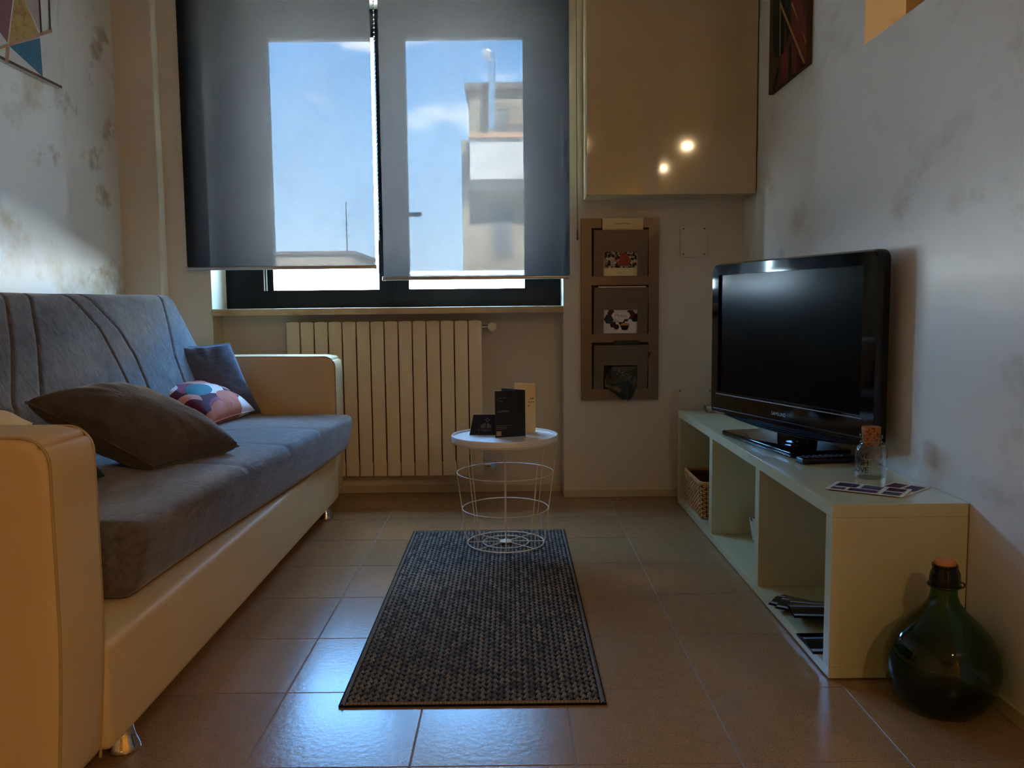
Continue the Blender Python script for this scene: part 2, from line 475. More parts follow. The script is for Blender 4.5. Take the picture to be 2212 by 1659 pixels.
# ------------------------------------------------------------------ mesh helpers
class MB:
    """collects faces for one mesh"""

    def __init__(s):
        s.v, s.f, s.mi = [], [], []

    def add(s, verts, faces, mi=0):
        b = len(s.v)
        s.v += [tuple(p) for p in verts]
        s.f += [tuple(b + i for i in f) for f in faces]
        s.mi += [mi] * len(faces)
        return s

    def box(s, x0, x1, y0, y1, z0, z1, mi=0):
        return s.add([(x0, y0, z0), (x1, y0, z0), (x1, y1, z0), (x0, y1, z0), (x0, y0, z1), (x1, y0, z1), (x1, y1, z1), (x0, y1, z1)],
                     [(0, 3, 2, 1), (4, 5, 6, 7), (0, 1, 5, 4), (1, 2, 6, 5), (2, 3, 7, 6), (3, 0, 4, 7)], mi)

    def tube(s, pts, r, n=8, closed=False, mi=0):
        pts = [Vector(p) for p in pts]
        k = len(pts)
        verts = []
        prev = None
        for i in range(k):
            if closed:
                d = pts[(i + 1) % k] - pts[i - 1]
            else:
                d = pts[min(i + 1, k - 1)] - pts[max(i - 1, 0)]
            d.normalize()
            if prev is None:
                a = Vector((0, 0, 1)) if abs(d.z) < 0.9 else Vector((1, 0, 0))
                u = d.cross(a).normalized()
            else:
                u = (prev - d * prev.dot(d))
                u.normalize()
            prev = u
            wv = d.cross(u)
            rr = r[i] if isinstance(r, (list, tuple)) else r
            for j in range(n):
                t = 2 * math.pi * j / n
                verts.append(pts[i] + (u * math.cos(t) + wv * math.sin(t)) * rr)
        faces = []
        for i in range(k if closed else k - 1):
            for j in range(n):
                a, b = i * n + j, i * n + (j + 1) % n
                c, d = ((i + 1) % k) * n + (j + 1) % n, ((i + 1) % k) * n + j
                faces.append((a, b, c, d))
        if not closed:
            faces.append(tuple(range(n - 1, -1, -1)))
            faces.append(tuple((k - 1) * n + j for j in range(n)))
        return s.add(verts, faces, mi)

    def lathe(s, prof, n=32, c=(0, 0), closed=False, mi=0):
        verts = []
        for (r, z) in prof:
            for j in range(n):
                t = 2 * math.pi * j / n
                verts.append((c[0] + r * math.cos(t), c[1] + r * math.sin(t), z))
        faces = []
        k = len(prof)
        for i in range(k if closed else k - 1):
            for j in range(n):
                i2 = (i + 1) % k
                faces.append((i * n + j, i * n + (j + 1) % n, i2 * n + (j + 1) % n, i2 * n + j))
        if not closed:
            if prof[0][0] > 1e-5:
                faces.append(tuple(range(n - 1, -1, -1)))
            if prof[-1][0] > 1e-5:
                faces.append(tuple((k - 1) * n + j for j in range(n)))
        return s.add(verts, faces, mi)

    def prism(s, poly, a0, a1, axis='y', mi=0):
        """extrude a 2-D polygon along an axis; poly coords are the two other axes in order"""
        n = len(poly)

        def pt(p, a):
            return {'x': (a, p[0], p[1]), 'y': (p[0], a, p[1]), 'z': (p[0], p[1], a)}[axis]
        verts = [pt(p, a0) for p in poly] + [pt(p, a1) for p in poly]
        faces = [tuple(range(n - 1, -1, -1)), tuple(range(n, 2 * n))]
        faces += [(i, (i + 1) % n, n + (i + 1) % n, n + i) for i in range(n)]
        return s.add(verts, faces, mi)

    def rbox(s, hx, hy, hz, r, steps=5, mid=(2, 2, 2), fn=None, c=(0, 0, 0), mi=0):
        """rounded box centred at c (before fn)"""
        def coords(h, m):
            a = [h - r + r * math.sin(math.pi / 2 * i / steps) for i in range(steps + 1)]
            inner = [-(h - r) + 2 * (h - r) * i / m for i in range(1, m)]
            return [-x for x in reversed(a)] + inner + a
        X, Y, Z = coords(hx, mid[0]), coords(hy, mid[1]), coords(hz, mid[2])
        idx, verts, faces = {}, [], []

        def vid(x, y, z):
            k = (round(x, 6), round(y, 6), round(z, 6))
            if k not in idx:
                q = Vector((max(-hx + r, min(hx - r, x)), max(-hy + r, min(hy - r, y)), max(-hz + r, min(hz - r, z))))
                d = Vector((x, y, z)) - q
                p = q + d.normalized() * r if d.length > 1e-9 else q
                if fn:
                    p = fn(p)
                idx[k] = len(verts)
                verts.append((p[0] + c[0], p[1] + c[1], p[2] + c[2]))
            return idx[k]
        for A, B, f in ((X, Y, lambda a, b, q: (a, b, q * hz)), (Y, Z, lambda a, b, q: (q * hx, a, b)), (Z, X, lambda a, b, q: (b, q * hy, a))):
            for q in (-1, 1):
                for i in range(len(A) - 1):
                    for j in range(len(B) - 1):
                        fc = [vid(*f(A[i], B[j], q)), vid(*f(A[i + 1], B[j], q)), vid(*f(A[i + 1], B[j + 1], q)), vid(*f(A[i], B[j + 1], q))]
                        faces.append(tuple(fc if q > 0 else reversed(fc)))
        return s.add(verts, faces, mi)

    def offset(s, d):
        s.v = [(p[0] - d[0], p[1] - d[1], p[2] - d[2]) for p in s.v]
        return s


def obj(name, mb, m, parent=None, smooth=False, world=True, label=None, bevel=0.0):
    """one mesh object; with world=True the vertices are world positions and the parent is an unrotated empty"""
    if parent is not None and world:
        q, d = parent, Vector((0, 0, 0))
        while q is not None:
            d += q.location
            q = q.parent
        mb.offset(d)
    me = bpy.data.meshes.new(name)
    me.from_pydata(mb.v, [], mb.f)
    mats = m if isinstance(m, (list, tuple)) else [m]
    for x in mats:
        me.materials.append(MATS[x])
    if len(mats) > 1:
        me.polygons.foreach_set('material_index', mb.mi)
    if smooth:
        me.polygons.foreach_set('use_smooth', [True] * len(me.polygons))
        me.set_sharp_from_angle(angle=math.radians(smooth if smooth is not True else 40))
    if bevel:
        bm = bmesh.new()
        bm.from_mesh(me)
        bmesh.ops.bevel(bm, geom=[e for e in bm.edges if e.calc_face_angle(0) > 0.5], offset=bevel, segments=2, affect='EDGES', profile=0.6)
        bm.to_mesh(me)
        bm.free()
    me.validate()
    o = bpy.data.objects.new(name, me)
    COL.objects.link(o)
    o.parent = parent
    if label:
        o['label'] = label
    return o


def empty(name, loc=(0, 0, 0), rz=0.0, label=None, cat=None, group=None, parent=None):
    o = bpy.data.objects.new(name, None)
    o.empty_display_size = 0.05
    COL.objects.link(o)
    o.location = loc
    o.rotation_euler = (0, 0, rz)
    o.parent = parent
    if label:
        tag(o, label, cat, group)
    return o


def tag(o, label, cat, group=None):
    o['label'] = label
    o['category'] = cat
    if group:
        o['group'] = group
    return o


def struct(o):
    o['kind'] = 'structure'
    return o


def copyof(o, parent, loc=None):
    c = o.copy()
    COL.objects.link(c)
    c.parent = parent
    if loc is not None:
        c.location = loc
    return c


def text_mb(s, size, align='CENTER', depth=0.0):
    cu = bpy.data.curves.new('t', 'FONT')
    cu.body = s
    cu.size = size
    cu.align_x = align
    cu.align_y = 'CENTER'
    cu.extrude = depth
    cu.resolution_u = 2
    to = bpy.data.objects.new('t', cu)
    COL.objects.link(to)
    bpy.context.view_layer.update()
    me = to.to_mesh()
    mb = MB()
    mb.add([v.co[:] for v in me.vertices], [tuple(p.vertices) for p in me.polygons])
    to.to_mesh_clear()
    bpy.data.objects.remove(to)
    bpy.data.curves.remove(cu)
    return mb


def xform(mb, M):
    mb.v = [tuple(M @ Vector(p)) for p in mb.v]
    return mb


def basis(o, x, y, z):
    x, y, z = Vector(x), Vector(y), Vector(z)
    return Matrix(((x.x, y.x, z.x, o[0]), (x.y, y.y, z.y, o[1]), (x.z, y.z, z.z, o[2]), (0, 0, 0, 1)))


# ------------------------------------------------------------------ room shell
XL, XR, YW, YN, CEIL = -1.78, 1.095, 4.006, 4.15, 2.70
XN0, XN1 = -1.404, 0.249          # window niche
S = 0.333
OX, OY = -0.5445, 1.6185

fl = empty('floor', (0, 0, 0))
struct(fl)
obj('grout_bed', MB().box(-2.0, 4.0, -4.2, 4.4, -0.10, -0.0009), 'grout', fl)
g = 0.0022
tile_full = None
for c in range(-4, 6):
    for k in range(-8, 8):
        x0, x1 = OX + c * S + g, OX + (c + 1) * S - g
        y0, y1 = OY + k * S + g, OY + (k + 1) * S - g
        cx0, cx1, cy0, cy1 = max(x0, XL), min(x1, 1.22), y0, min(y1, YN)
        if cx1 - cx0 < 0.01 or cy1 - cy0 < 0.01:
            continue
        full = cx1 - cx0 > S - 2.5 * g and cy1 - cy0 > S - 2.5 * g

        def tile_mb(w_, h_):
            e = 0.0003
            return MB().add([(0, 0, -0.008), (w_, 0, -0.008), (w_, h_, -0.008), (0, h_, -0.008), (0, 0, -e), (w_, 0, -e), (w_, h_, -e), (0, h_, -e),
                             (e, e, 0), (w_ - e, e, 0), (w_ - e, h_ - e, 0), (e, h_ - e, 0)],
                            [(3, 2, 1, 0), (0, 1, 5, 4), (1, 2, 6, 5), (2, 3, 7, 6), (3, 0, 4, 7), (4, 5, 9, 8), (5, 6, 10, 9), (6, 7, 11, 10), (7, 4, 8, 11), (8, 9, 10, 11)])
        if full and tile_full is not None:
            copyof(tile_full, fl, (x0, y0, 0))
        else:
            t = obj('tile', tile_mb(cx1 - cx0, cy1 - cy0), 'tile', fl, world=False)
            t.location = (cx0, cy0, 0)
            if full:
                tile_full = t

struct(obj('wall_left', MB().box(-1.98, XL, -4.2, 4.4, 0, CEIL), 'plaster'))
wr = MB()
wr.box(XR, 1.22, 0.55, YW, 0, 1.704)
wr.box(XR, 1.22, 0.55, YW, 2.36, CEIL)
wr.box(XR, 1.22, 2.684, YW, 1.704, 2.36)
wr.box(XR, 1.22, 0.55, 0.70, 1.704, 2.36)
struct(obj('wall_right', wr, 'plaster_soft'))
wb = MB()
wb.box(XL, XN0, YW, 4.33, 0, CEIL)
wb.box(XN1, 4.0, YW, 4.33, 0, CEIL)
wb.box(XN0, XN1, YN, 4.33, 0, 0.885)
wb.box(XN0, XN1, YW, 4.33, 2.345, CEIL)
struct(obj('wall_back', wb, 'wall_cream'))
pil = MB()
prof = [(XL, YW)]
for i in range(7):                      # plaster pilaster with a rounded inner corner
    a = math.pi / 2 * i / 6
    prof.append((XL + 0.03 * (1 - math.cos(a)) * 0 + 0.0, 3.937)) if i == 0 else None
prof += [(-1.613, 3.937), (-1.607, 3.943), (-1.605, YW)]
pil.prism(prof, 0, CEIL, 'z')
struct(obj('trim_1', pil, 'wall_cream'))
struct(obj('wall_front', MB().box(-1.98, 4.0, -4.4, -4.2, 0, CEIL), 'kitchen_wall'))
struct(obj('wall_kitchen_right', MB().box(3.3, 3.5, -4.2, YW, 0, CEIL), 'kitchen_wall'))
struct(obj('ceiling', MB().box(-1.98, 4.0, -4.4, 4.42, CEIL, CEIL + 0.15), 'ceiling_white'))


def skirt(name, x0, x1, y0, y1, h=0.036):
    return struct(obj(name, MB().box(x0, x1, y0, y1, 0, h), 'skirting', bevel=0.003))


skirt('baseboard_back', XN1 - 0.001, XR, YW - 0.010, YW)
skirt('baseboard_niche', XN0, XN1 - 0.002, YN - 0.010, YN)
skirt('baseboard_right', XR - 0.010, XR, 0.55, YW - 0.011)
skirt('baseboard_left', XL, XL + 0.010, -4.1, 3.936)

# ------------------------------------------------------------------ window
WY = 4.215
win = struct(empty('window_1', (-0.57, WY, 0.917)))
wx0, wx1, wz0, wz1 = -1.405, 0.250, 0.916, 2.346
fr = MB()
for b in ((wx0, wx0 + 0.075, wz0, wz1), (wx1 - 0.075, wx1, wz0, wz1), (wx0 + 0.075, wx1 - 0.075, wz0, wz0 + 0.035), (wx0 + 0.075, wx1 - 0.075, wz1 - 0.045, wz1)):
    fr.box(b[0], b[1], WY, WY + 0.07, b[2], b[3])
obj('window_frame', fr, 'black_frame', win)
obj('window_sill', MB().box(wx0, wx1 - 0.002, 3.988, 4.35, 0.885, 0.917), 'marble', win, bevel=0.004)
sx = [(wx0 + 0.068, -1.166, -0.646, -0.5712), (-0.5708, -0.498, 0.071, wx1 - 0.068)]
for i, (a, gx0, gx1, b) in enumerate(sx):
    sm = MB()
    z0, z1, g0, g1 = wz0 + 0.028, wz1 - 0.038, 1.006, 2.208
    for q in ((a, gx0, z0, z1), (gx1, b, z0, z1), (gx0, gx1, z0, g0), (gx0, gx1, g1, z1)):
        sm.box(q[0], q[1], WY - 0.012, WY + 0.05, q[2], q[3])
    sash = obj('sash', sm, 'black_frame', win)
    obj('pane', MB().box(gx0 - 0.004, gx1 + 0.004, WY + 0.022, WY + 0.026, g0 - 0.004, g1 + 0.004), 'window_glass', sash)
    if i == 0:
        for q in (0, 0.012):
            obj('spacer_glint', MB().box(-1.213 + q, -1.208 + q, WY - 0.0155, WY - 0.012, g0 - 0.002, g1), 'white_strip', sash)  # white strips standing in for the reflection along the glass edge
    else:
        hm = MB().box(-0.545, -0.515, WY - 0.022, WY - 0.012, 1.30, 1.42)
        hm.box(-0.540, -0.520, WY - 0.055, WY - 0.022, 1.352, 1.372)
        hm.box(-0.540, -0.425, WY - 0.066, WY - 0.052, 1.352, 1.374)
        obj('handle', hm, 'black_plastic', sash, bevel=0.003, label='lever handle of the right-hand sash')

# ------------------------------------------------------------------ roller blinds
BY = 3.972


def blind(x0, x1, zb, label, chain_x):
    r = empty('roller_blind', ((x0 + x1) / 2, BY, zb), label=label, cat='roller blind', group='roller blinds over the window')
    fm = MB()
    n = 24
    vs, fs = [], []
    for i in range(n + 1):
        x = x0 + (x1 - x0) * i / n
        for j in range(13):
            z = zb + 0.008 + (2.475 - zb) * j / 12
            vs.append((x, BY + 0.004 * math.sin(i * 0.7) * (1 - j / 12) * 0.3, z))
    for i in range(n):
        for j in range(12):
            a = i * 13 + j
            fs.append((a, a + 13, a + 14, a + 1))
    obj('fabric', fm.add(vs, fs), 'blind_fabric', r, smooth=True)
    bm_ = MB().rbox((x1 - x0) / 2, 0.007, 0.008, 0.005, 3, (1, 1, 1), c=((x0 + x1) / 2, BY, zb))
    bar = obj('bottom_bar', bm_, 'grey_metal', r, smooth=True)
    for xx in (x0, x1):
        obj('end_cap', MB().box(xx - 0.006, xx + 0.006, BY - 0.009, BY + 0.009, zb - 0.010, zb + 0.010), 'grey_metal', bar, bevel=0.002)
    obj('roller_tube', MB().tube([(x0 + 0.001, BY + 0.004, 2.49), (x1 - 0.001, BY + 0.004, 2.49)], 0.022, 16), 'grey_metal', r, smooth=True)
    for xx in (x0 - 0.006, x1 + 0.006):
        obj('bracket', MB().box(xx - 0.003, xx + 0.003, BY - 0.025, YW, 2.46, 2.53), 'grey_metal', r)
    return r


blind(-1.500, -0.624, 1.105, 'dark grey roller blind on the sofa side with a higher bottom bar', -0.6)
blind(-0.588, 0.278, 1.050, 'dark grey roller blind nearest the wall rack with a lower bottom bar', 0.31)
# bead chain hanging in the gap between the blinds, thin pull cord by the right blind
ch = MB()
for i in range(60):
    z = 1.23 + i * 0.019
    ch.lathe([(0.0001, z - 0.0045), (0.0035, z - 0.002), (0.0035, z + 0.002), (0.0001, z + 0.0045)], 6, (-0.606, BY - 0.004))
ch.tube([(-0.606, BY - 0.004, 1.23), (-0.606, BY - 0.004, 2.49)], 0.0010, 5)
tag(obj('bead_chain', ch, 'black_plastic'), 'black bead chain hanging in the gap between the two blinds', 'chain')
cd = MB().tube([(0.312, 3.988, 2.6), (0.313, 3.988, 1.9), (0.315, 3.988, 1.27)], 0.0016, 6)
co = empty('pull_cord', (0.315, 3.988, 1.22), label='thin dark pull cord hanging on the wall beside the white cabinet', cat='cord')
obj('cord', cd, 'black_plastic', co, smooth=True)
obj('tassel', MB().lathe([(0.0015, 1.22), (0.004, 1.222), (0.003, 1.265), (0.001, 1.275)], 10, (0.315, 3.988)), 'black_plastic', co, smooth=True)

# ------------------------------------------------------------------ radiator
rad = empty('radiator', (-0.61, 4.09, 0.095), label='cream enamelled panel radiator with upright sections under the window', cat='radiator')
rw = 0.0668
first = None
for i in range(14):
    x = -1.072 + (i + 0.5) * rw
    if first is None:
        mbr = MB()

        def fn(p):
            k = 1 - (p.x / (rw / 2)) ** 2
            return Vector((p.x, p.y, p.z + (0.006 * k if p.z > 0.3 else 0)))
        mbr.rbox(rw / 2 - 0.0027, 0.004, 0.372, 0.003, 3, (4, 1, 2), fn=fn, c=(0, -0.040, 0))
        mbr.box(-0.010, 0.010, -0.036, 0.036, -0.365, 0.365)
        mbr.rbox(0.016, 0.003, 0.36, 0.002, 2, (2, 1, 2), c=(0, 0.036, 0))
        mbr.box(-rw / 2, rw / 2, -0.022, 0.022, 0.305, 0.345)
        mbr.box(-rw / 2, rw / 2, -0.022, 0.022, -0.345, -0.305)
        first = obj('section', mbr, 'radiator_enamel', rad, smooth=30, world=False)
        first.location = (x + 0.61, 0, 0.475 - 0.095)
    else:
        copyof(first, rad, (x + 0.61, 0, 0.475 - 0.095))
for (z, nm) in ((0.820, 'thermostat_valve'), (0.146, 'lockshield_valve')):
    v = MB().tube([(-0.137, 4.09, z), (-0.10, 4.09, z)], 0.009, 12)
    v.tube([(-0.10, 4.09, z), (-0.085, 4.09, z), (-0.085, 4.15, z)], 0.008, 12)
    vo = obj(nm, v, 'chrome', rad, smooth=True)
    if z > 0.5:
        obj('knob', MB().tube([(-0.088, 4.085, z), (-0.088, 4.060, z), (-0.088, 4.040, z), (-0.088, 4.036, z)], [0.014, 0.021, 0.021, 0.015], 16), 'radiator_enamel', vo, smooth=True)
    else:
        obj('knob', MB().tube([(-0.092, 4.085, z), (-0.092, 4.055, z)], 0.013, 12), 'chrome', vo, smooth=True)

# ------------------------------------------------------------------ sofa
sofa = empty('sofa', (-1.2, 2.62, 0), label='cream leatherette sofa with blue-grey channelled backrest and grey seat', cat='sofa')
SXF, SXB = -0.768, -1.64
obj('base', MB().rbox((SXF - SXB) / 2, (3.70 - 1.545) / 2, 0.105, 0.018, 4, (2, 2, 2), c=((SXF + SXB) / 2, (3.70 + 1.545) / 2, 0.180)), 'leatherette', sofa, smooth=True)


def arm(y0, y1):
    cz, hz, cx, hx = (0.070 + 0.705) / 2, (0.705 - 0.070) / 2, (SXF + SXB) / 2, (SXF - SXB) / 2
    R = 0.048

    def fn(p):
        # large rounding of the front upper corner and slight tuck at the foot
        fx, fz = hx - p.x, hz - p.z
        q = Vector(p)
        if fx < R and fz < R:
            dx, dz = R - fx, R - fz
            m = max(dx, dz)
            ln = math.hypot(dx, dz)
            if ln > 1e-6:
                sc = m / ln
                q.x = hx - R + dx * sc
                q.z = hz - R + dz * sc
        if q.x > 0:
            q.x -= 0.020 * max(0, (-q.z) / hz) ** 1.5 * (q.x / hx)
        q.z += 0.006 * math.cos(q.x * 3)
        return q
    a = obj('armrest', MB().rbox(hx, (y1 - y0) / 2, hz, 0.022, 4, (22, 2, 18), fn=fn, c=(cx, (y0 + y1) / 2, cz)), 'leatherette', sofa, smooth=70)
    # piping along both side edges: up the front, over the top
    for yy in (y0 + 0.010, y1 - 0.010):
        pts = []
        for i in range(18):
            pts.append((cx + hx - 0.0012 - 0.020 * max(0, -(-hz + (2 * hz - R) * i / 17) / hz) ** 1.5, yy, cz - hz + (2 * hz - R) * i / 17))
        for i in range(1, 9):
            t = math.pi / 2 * i / 8
            pts.append((cx + hx - R + R * math.cos(t) - 0.001, yy, cz + hz - R + R * math.sin(t) + 0.003))
        for i in range(1, 10):
            pts.append((cx + hx - R - (2 * hx - R - 0.05) * i / 9, yy, cz + hz + 0.006 * math.cos((hx - R - (2 * hx - R) * i / 9) * 3) - 0.001))
        pts = [(p[0] - 0.002, p[1], p[2] - 0.003) for p in pts]
        obj('piping', MB().tube(pts, 0.0028, 6), 'piping', a, smooth=True)
    return a


arm(1.386, 1.556)
arm(3.690, 3.866)
for (x, y) in ((-0.818, 1.70), (-0.818, 3.64), (-1.55, 1.70), (-1.55, 3.64)):
    obj('foot', MB().lathe([(0.030, 0.0), (0.033, 0.004), (0.032, 0.012), (0.024, 0.030), (0.020, 0.050), (0.021, 0.072), (0.024, 0.078)], 24, (x, y)), 'chrome', sofa, smooth=True, label='small chrome foot')
# seat, lying a little askew on the base
SA = math.atan2(0.085, 1.9)
Lv = Vector((math.sin(SA), math.cos(SA), 0))
Wv = Vector((math.cos(SA), -math.sin(SA), 0))
seat_c = Vector((-0.805, 1.775, 0)) + Lv * 0.955 - Wv * 0.36


def seat_fn(p):
    z = p.z
    if z > 0:
        k = z / 0.085
        s1 = (1 - (p.y / 0.955) ** 6)
        z += k * (0.012 * s1 * (1 - (p.x / 0.37) ** 4) + 0.006 * mnoise.noise(Vector((p.x * 4, p.y * 3, 1.3))))
        for q in (-0.34, 0.02, 0.38):
            z -= k * 0.006 * math.exp(-((p.y - q - 0.05 * math.sin(p.x * 6)) / 0.012) ** 2) * s1
    fx = p.x + 0.012 * math.sin(p.y * 2.4) * (1 if p.x > 0.2 else 0) + (0.018 * (z + 0.02) / 0.08 if p.x > 0.3 else 0)
    q = seat_c + Wv * fx + Lv * p.y
    return Vector((q.x, q.y, 0.372 + z))


obj('seat', MB().rbox(0.365, 0.955, 0.085, 0.038, 6, (26, 110, 3), fn=seat_fn), 'seat_fabric', sofa, smooth=70)
# backrest with stitched channels
Bu = Vector((-0.215, 0, 0.52)).normalized()
Bl = Lv
Bn = Bl.cross(Bu)
B0 = Vector((-1.23, 3.66, 0.45))
seams = [[(-1.118, 0.60), (-1.237, 0.4), (-1.355, 0.229), (-1.40, 0.0)], [(-1.0, 0.60), (-1.118, 0.391), (-1.217, 0.238), (-1.27, 0.0)],
         [(-0.83, 0.60), (-0.732, 0.431), (-0.723, 0.309), (-0.72, 0.217), (-0.73, 0)], [(-0.73, 0.60), (-0.608, 0.425), (-0.584, 0.314), (-0.599, 0.169), (-0.62, 0)],
         [(-0.10, 0.60), (-0.19, 0.45), (-0.276, 0.3), (-0.32, 0.0)], [(-1.55, 0.6), (-1.62, 0.4), (-1.66, 0.0)], [(-1.66, 0.6), (-1.74, 0.4), (-1.79, 0.0)]]


def seam_depth(s, t):
    d = 0
    for poly in seams:
        for a, b in zip(poly, poly[1:]):
            if min(a[1], b[1]) - 1e-6 <= t <= max(a[1], b[1]) + 1e-6:
                k = (t - a[1]) / (b[1] - a[1] + 1e-9)
                x = a[0] + (b[0] - a[0]) * k
                d = max(d, math.exp(-((s - x) / 0.0055) ** 2))
    return d


def back_fn(p):
    s, t, n = p.x - 0.955, p.y + 0.225, p.z
    if n > 0.02:
        n += 0.018 * (1 - ((t - 0.28) / 0.33) ** 2) - 0.008 * seam_depth(s, t) + 0.003 * mnoise.noise(Vector((s * 5, t * 5, 0)))
    q = B0 + Bl * s + Bu * (t + 0.006 * math.sin(s * 2.2 + 1) * max(0, t)) + Bn * (n - 0.082)
    return q


obj('backrest', MB().rbox(0.955, 0.360, 0.080, 0.050, 6, (380, 46, 2), fn=back_fn), 'sofa_fabric', sofa, smooth=80)


# ------------------------------------------------------------------ cushions
def pillow(name, A, B, C, D, t, m, label, cat='cushion', seed=0.0, grow=1.12, zip_=False):
    A, B, C, D = map(Vector, (A, B, C, D))
    cen = (A + B + C + D) / 4
    ex = ((B - A) + (C - D)) / 4
    ey = ((D - A) + (C - B)) / 4
    nrm = ex.cross(ey).normalized()
    exn = ex.normalized()
    eyn = nrm.cross(exn)
    w_, h_ = ex.length * grow, ey.dot(eyn) * grow
    n = 30
    mb = MB()
    vs, fs = [], []
    idx = {}
    for side in (1, -1):
        for i in range(n + 1):
            for j in range(n + 1):
                u, v = 2 * i / n - 1, 2 * j / n - 1
                u = math.copysign(1 - (1 - abs(u)) ** 1.3, u)
                v = math.copysign(1 - (1 - abs(v)) ** 1.3, v)
                x = w_ * u * (1 - 0.055 * (1 - v * v) * u * u)
                y = h_ * v * (1 - 0.055 * (1 - u * u) * v * v)
                e = max(0, (1 - u * u) * (1 - v * v))
                z = side * t / 2 * e ** 0.36
                z += side * 0.006 * e ** 0.5 * mnoise.noise(Vector((u * 2.2 + seed, v * 2.2, seed)))
                x += ((ey.dot(exn)) * grow) * v
                z += side * 0.004 * e ** 0.3 * (1 - e) * math.sin(12 * math.atan2(v, u) + seed)
                edge = i in (0, n) or j in (0, n)
                key = (i, j) if edge else (i, j, side)
                if key not in idx:
                    idx[key] = len(vs)
                    vs.append((x, y, z))
        for i in range(n):
            for j in range(n):
                q = []
                for a, b in ((i, j), (i + 1, j), (i + 1, j + 1), (i, j + 1)):
                    edge = a in (0, n) or b in (0, n)
                    q.append(idx[(a, b) if edge else (a, b, side)])
                fs.append(tuple(q if side > 0 else reversed(q)))
    mb.add(vs, fs)
    root = empty(name, cen, label=label, cat=cat)
    root.rotation_mode = 'QUATERNION'
    root.rotation_quaternion = Matrix((exn, eyn, nrm)).transposed().to_quaternion()
    obj('cover', mb, m, root, smooth=True, world=False)
    # stitched edge seam
    loop = []
    for i in range(n):
        loop.append(idx[(i, 0)])
    for j in range(n):
        loop.append(idx[(n, j)])
    for i in range(n, 0, -1):
        loop.append(idx[(i, n)])
    for j in range(n, 0, -1):
        loop.append(idx[(0, j)])
    obj('edge_seam', MB().tube([vs[i] for i in loop], 0.0032, 6, closed=True), m, root, smooth=True, world=False)
    return root


pillow('cushion', (-1.00, 2.325, 0.497), (-0.885, 2.615, 0.497), (-1.20, 2.64, 0.655), (-1.32, 2.35, 0.655), 0.185, 'cushion_taupe', 'large brown-grey velour cushion slumped across the front of the sofa seat', seed=1.0)
pillow('cushion', (-1.15, 3.20, 0.495), (-1.105, 3.53, 0.495), (-1.30, 3.54, 0.600), (-1.345, 3.21, 0.590), 0.125, 'oval_print', 'cushion printed with coral, teal, plum and white ovals', seed=2.0, grow=1.15)
pillow('cushion', (-1.31, 3.47, 0.475), (-1.085, 3.63, 0.470), (-1.205, 3.61, 0.770), (-1.430, 3.49, 0.755), 0.12, 'cushion_slate', 'blue-grey cushion propped upright against the far armrest', seed=3.0, grow=1.04)
pillow('cushion', (-1.10, 1.84, 0.50), (-1.07, 2.14, 0.50), (-1.31, 2.16, 0.645), (-1.34, 1.86, 0.645), 0.12, 'leaf_print', 'dark green and cream printed cushion half hidden behind the near armrest', seed=4.0)

# ------------------------------------------------------------------ rug
RX0, RX1, RY0, RY1 = -0.405, 0.212, 1.872, 3.395
rug = empty('rug', ((RX0 + RX1) / 2, (RY0 + RY1) / 2, 0), label='grey-brown chunky woven runner rug on the tiled floor', cat='rug')
obj('backing', MB().box(RX0, RX1, RY0, RY1, 0.0005, 0.005), 'rug_base', rug)
vs, fs, cols = [], [], []
NC, NR = 40, 276
pw, ph = (RX1 - RX0 - 0.03) / NC, (RY1 - RY0 - 0.03) / NR
pal = [lin(150, 144, 132), lin(138, 134, 126), lin(166, 158, 144), lin(122, 120, 115), lin(146, 146, 142), lin(108, 106, 102)]


def is_hole(i, j):
    return j % 5 in ((0, 1) if i % 2 else (2, 3))


for i in range(NC):
    tone = random.choice(pal)
    for j in range(NR):
        if random.random() < 0.35:
            tone = random.choice(pal)
        hl_, hr_ = is_hole(i - 1, j), is_hole(i, j)
        x0 = RX0 + 0.015 + i * pw + (0.0036 if hl_ else 0.0004)
        x1 = RX0 + 0.015 + (i + 1) * pw - (0.0036 if hr_ else 0.0004)
        y = RY0 + 0.015 + (j + 0.5) * ph
        hy = ph * 0.5
        hz = 0.0048 * random.uniform(0.8, 1.15)
        b = len(vs)
        for q, (xx, kz) in enumerate(((x0, 0.0), (x0 + (x1 - x0) * 0.3, 0.95), (x0 + (x1 - x0) * 0.7, 0.95), (x1, 0.0))):
            vs += [(xx, y - hy, 0.0045 + hz * kz * 0.62), (xx, y, 0.0045 + hz * kz), (xx, y + hy, 0.0045 + hz * kz * 0.62)]
        for q in range(3):
            for r_ in range(2):
                a = b + q * 3 + r_
                fs.append((a, a + 3, a + 4, a + 1))
        cols += [tone] * 12
wv_ = obj('weave', MB().add(vs, fs), 'yarn', rug, smooth=80)
ca = wv_.data.color_attributes.new('yarn', 'FLOAT_COLOR', 'POINT')
ca.data.foreach_set('color', [x for c in cols for x in c])
wv_['kind'] = 'stuff'
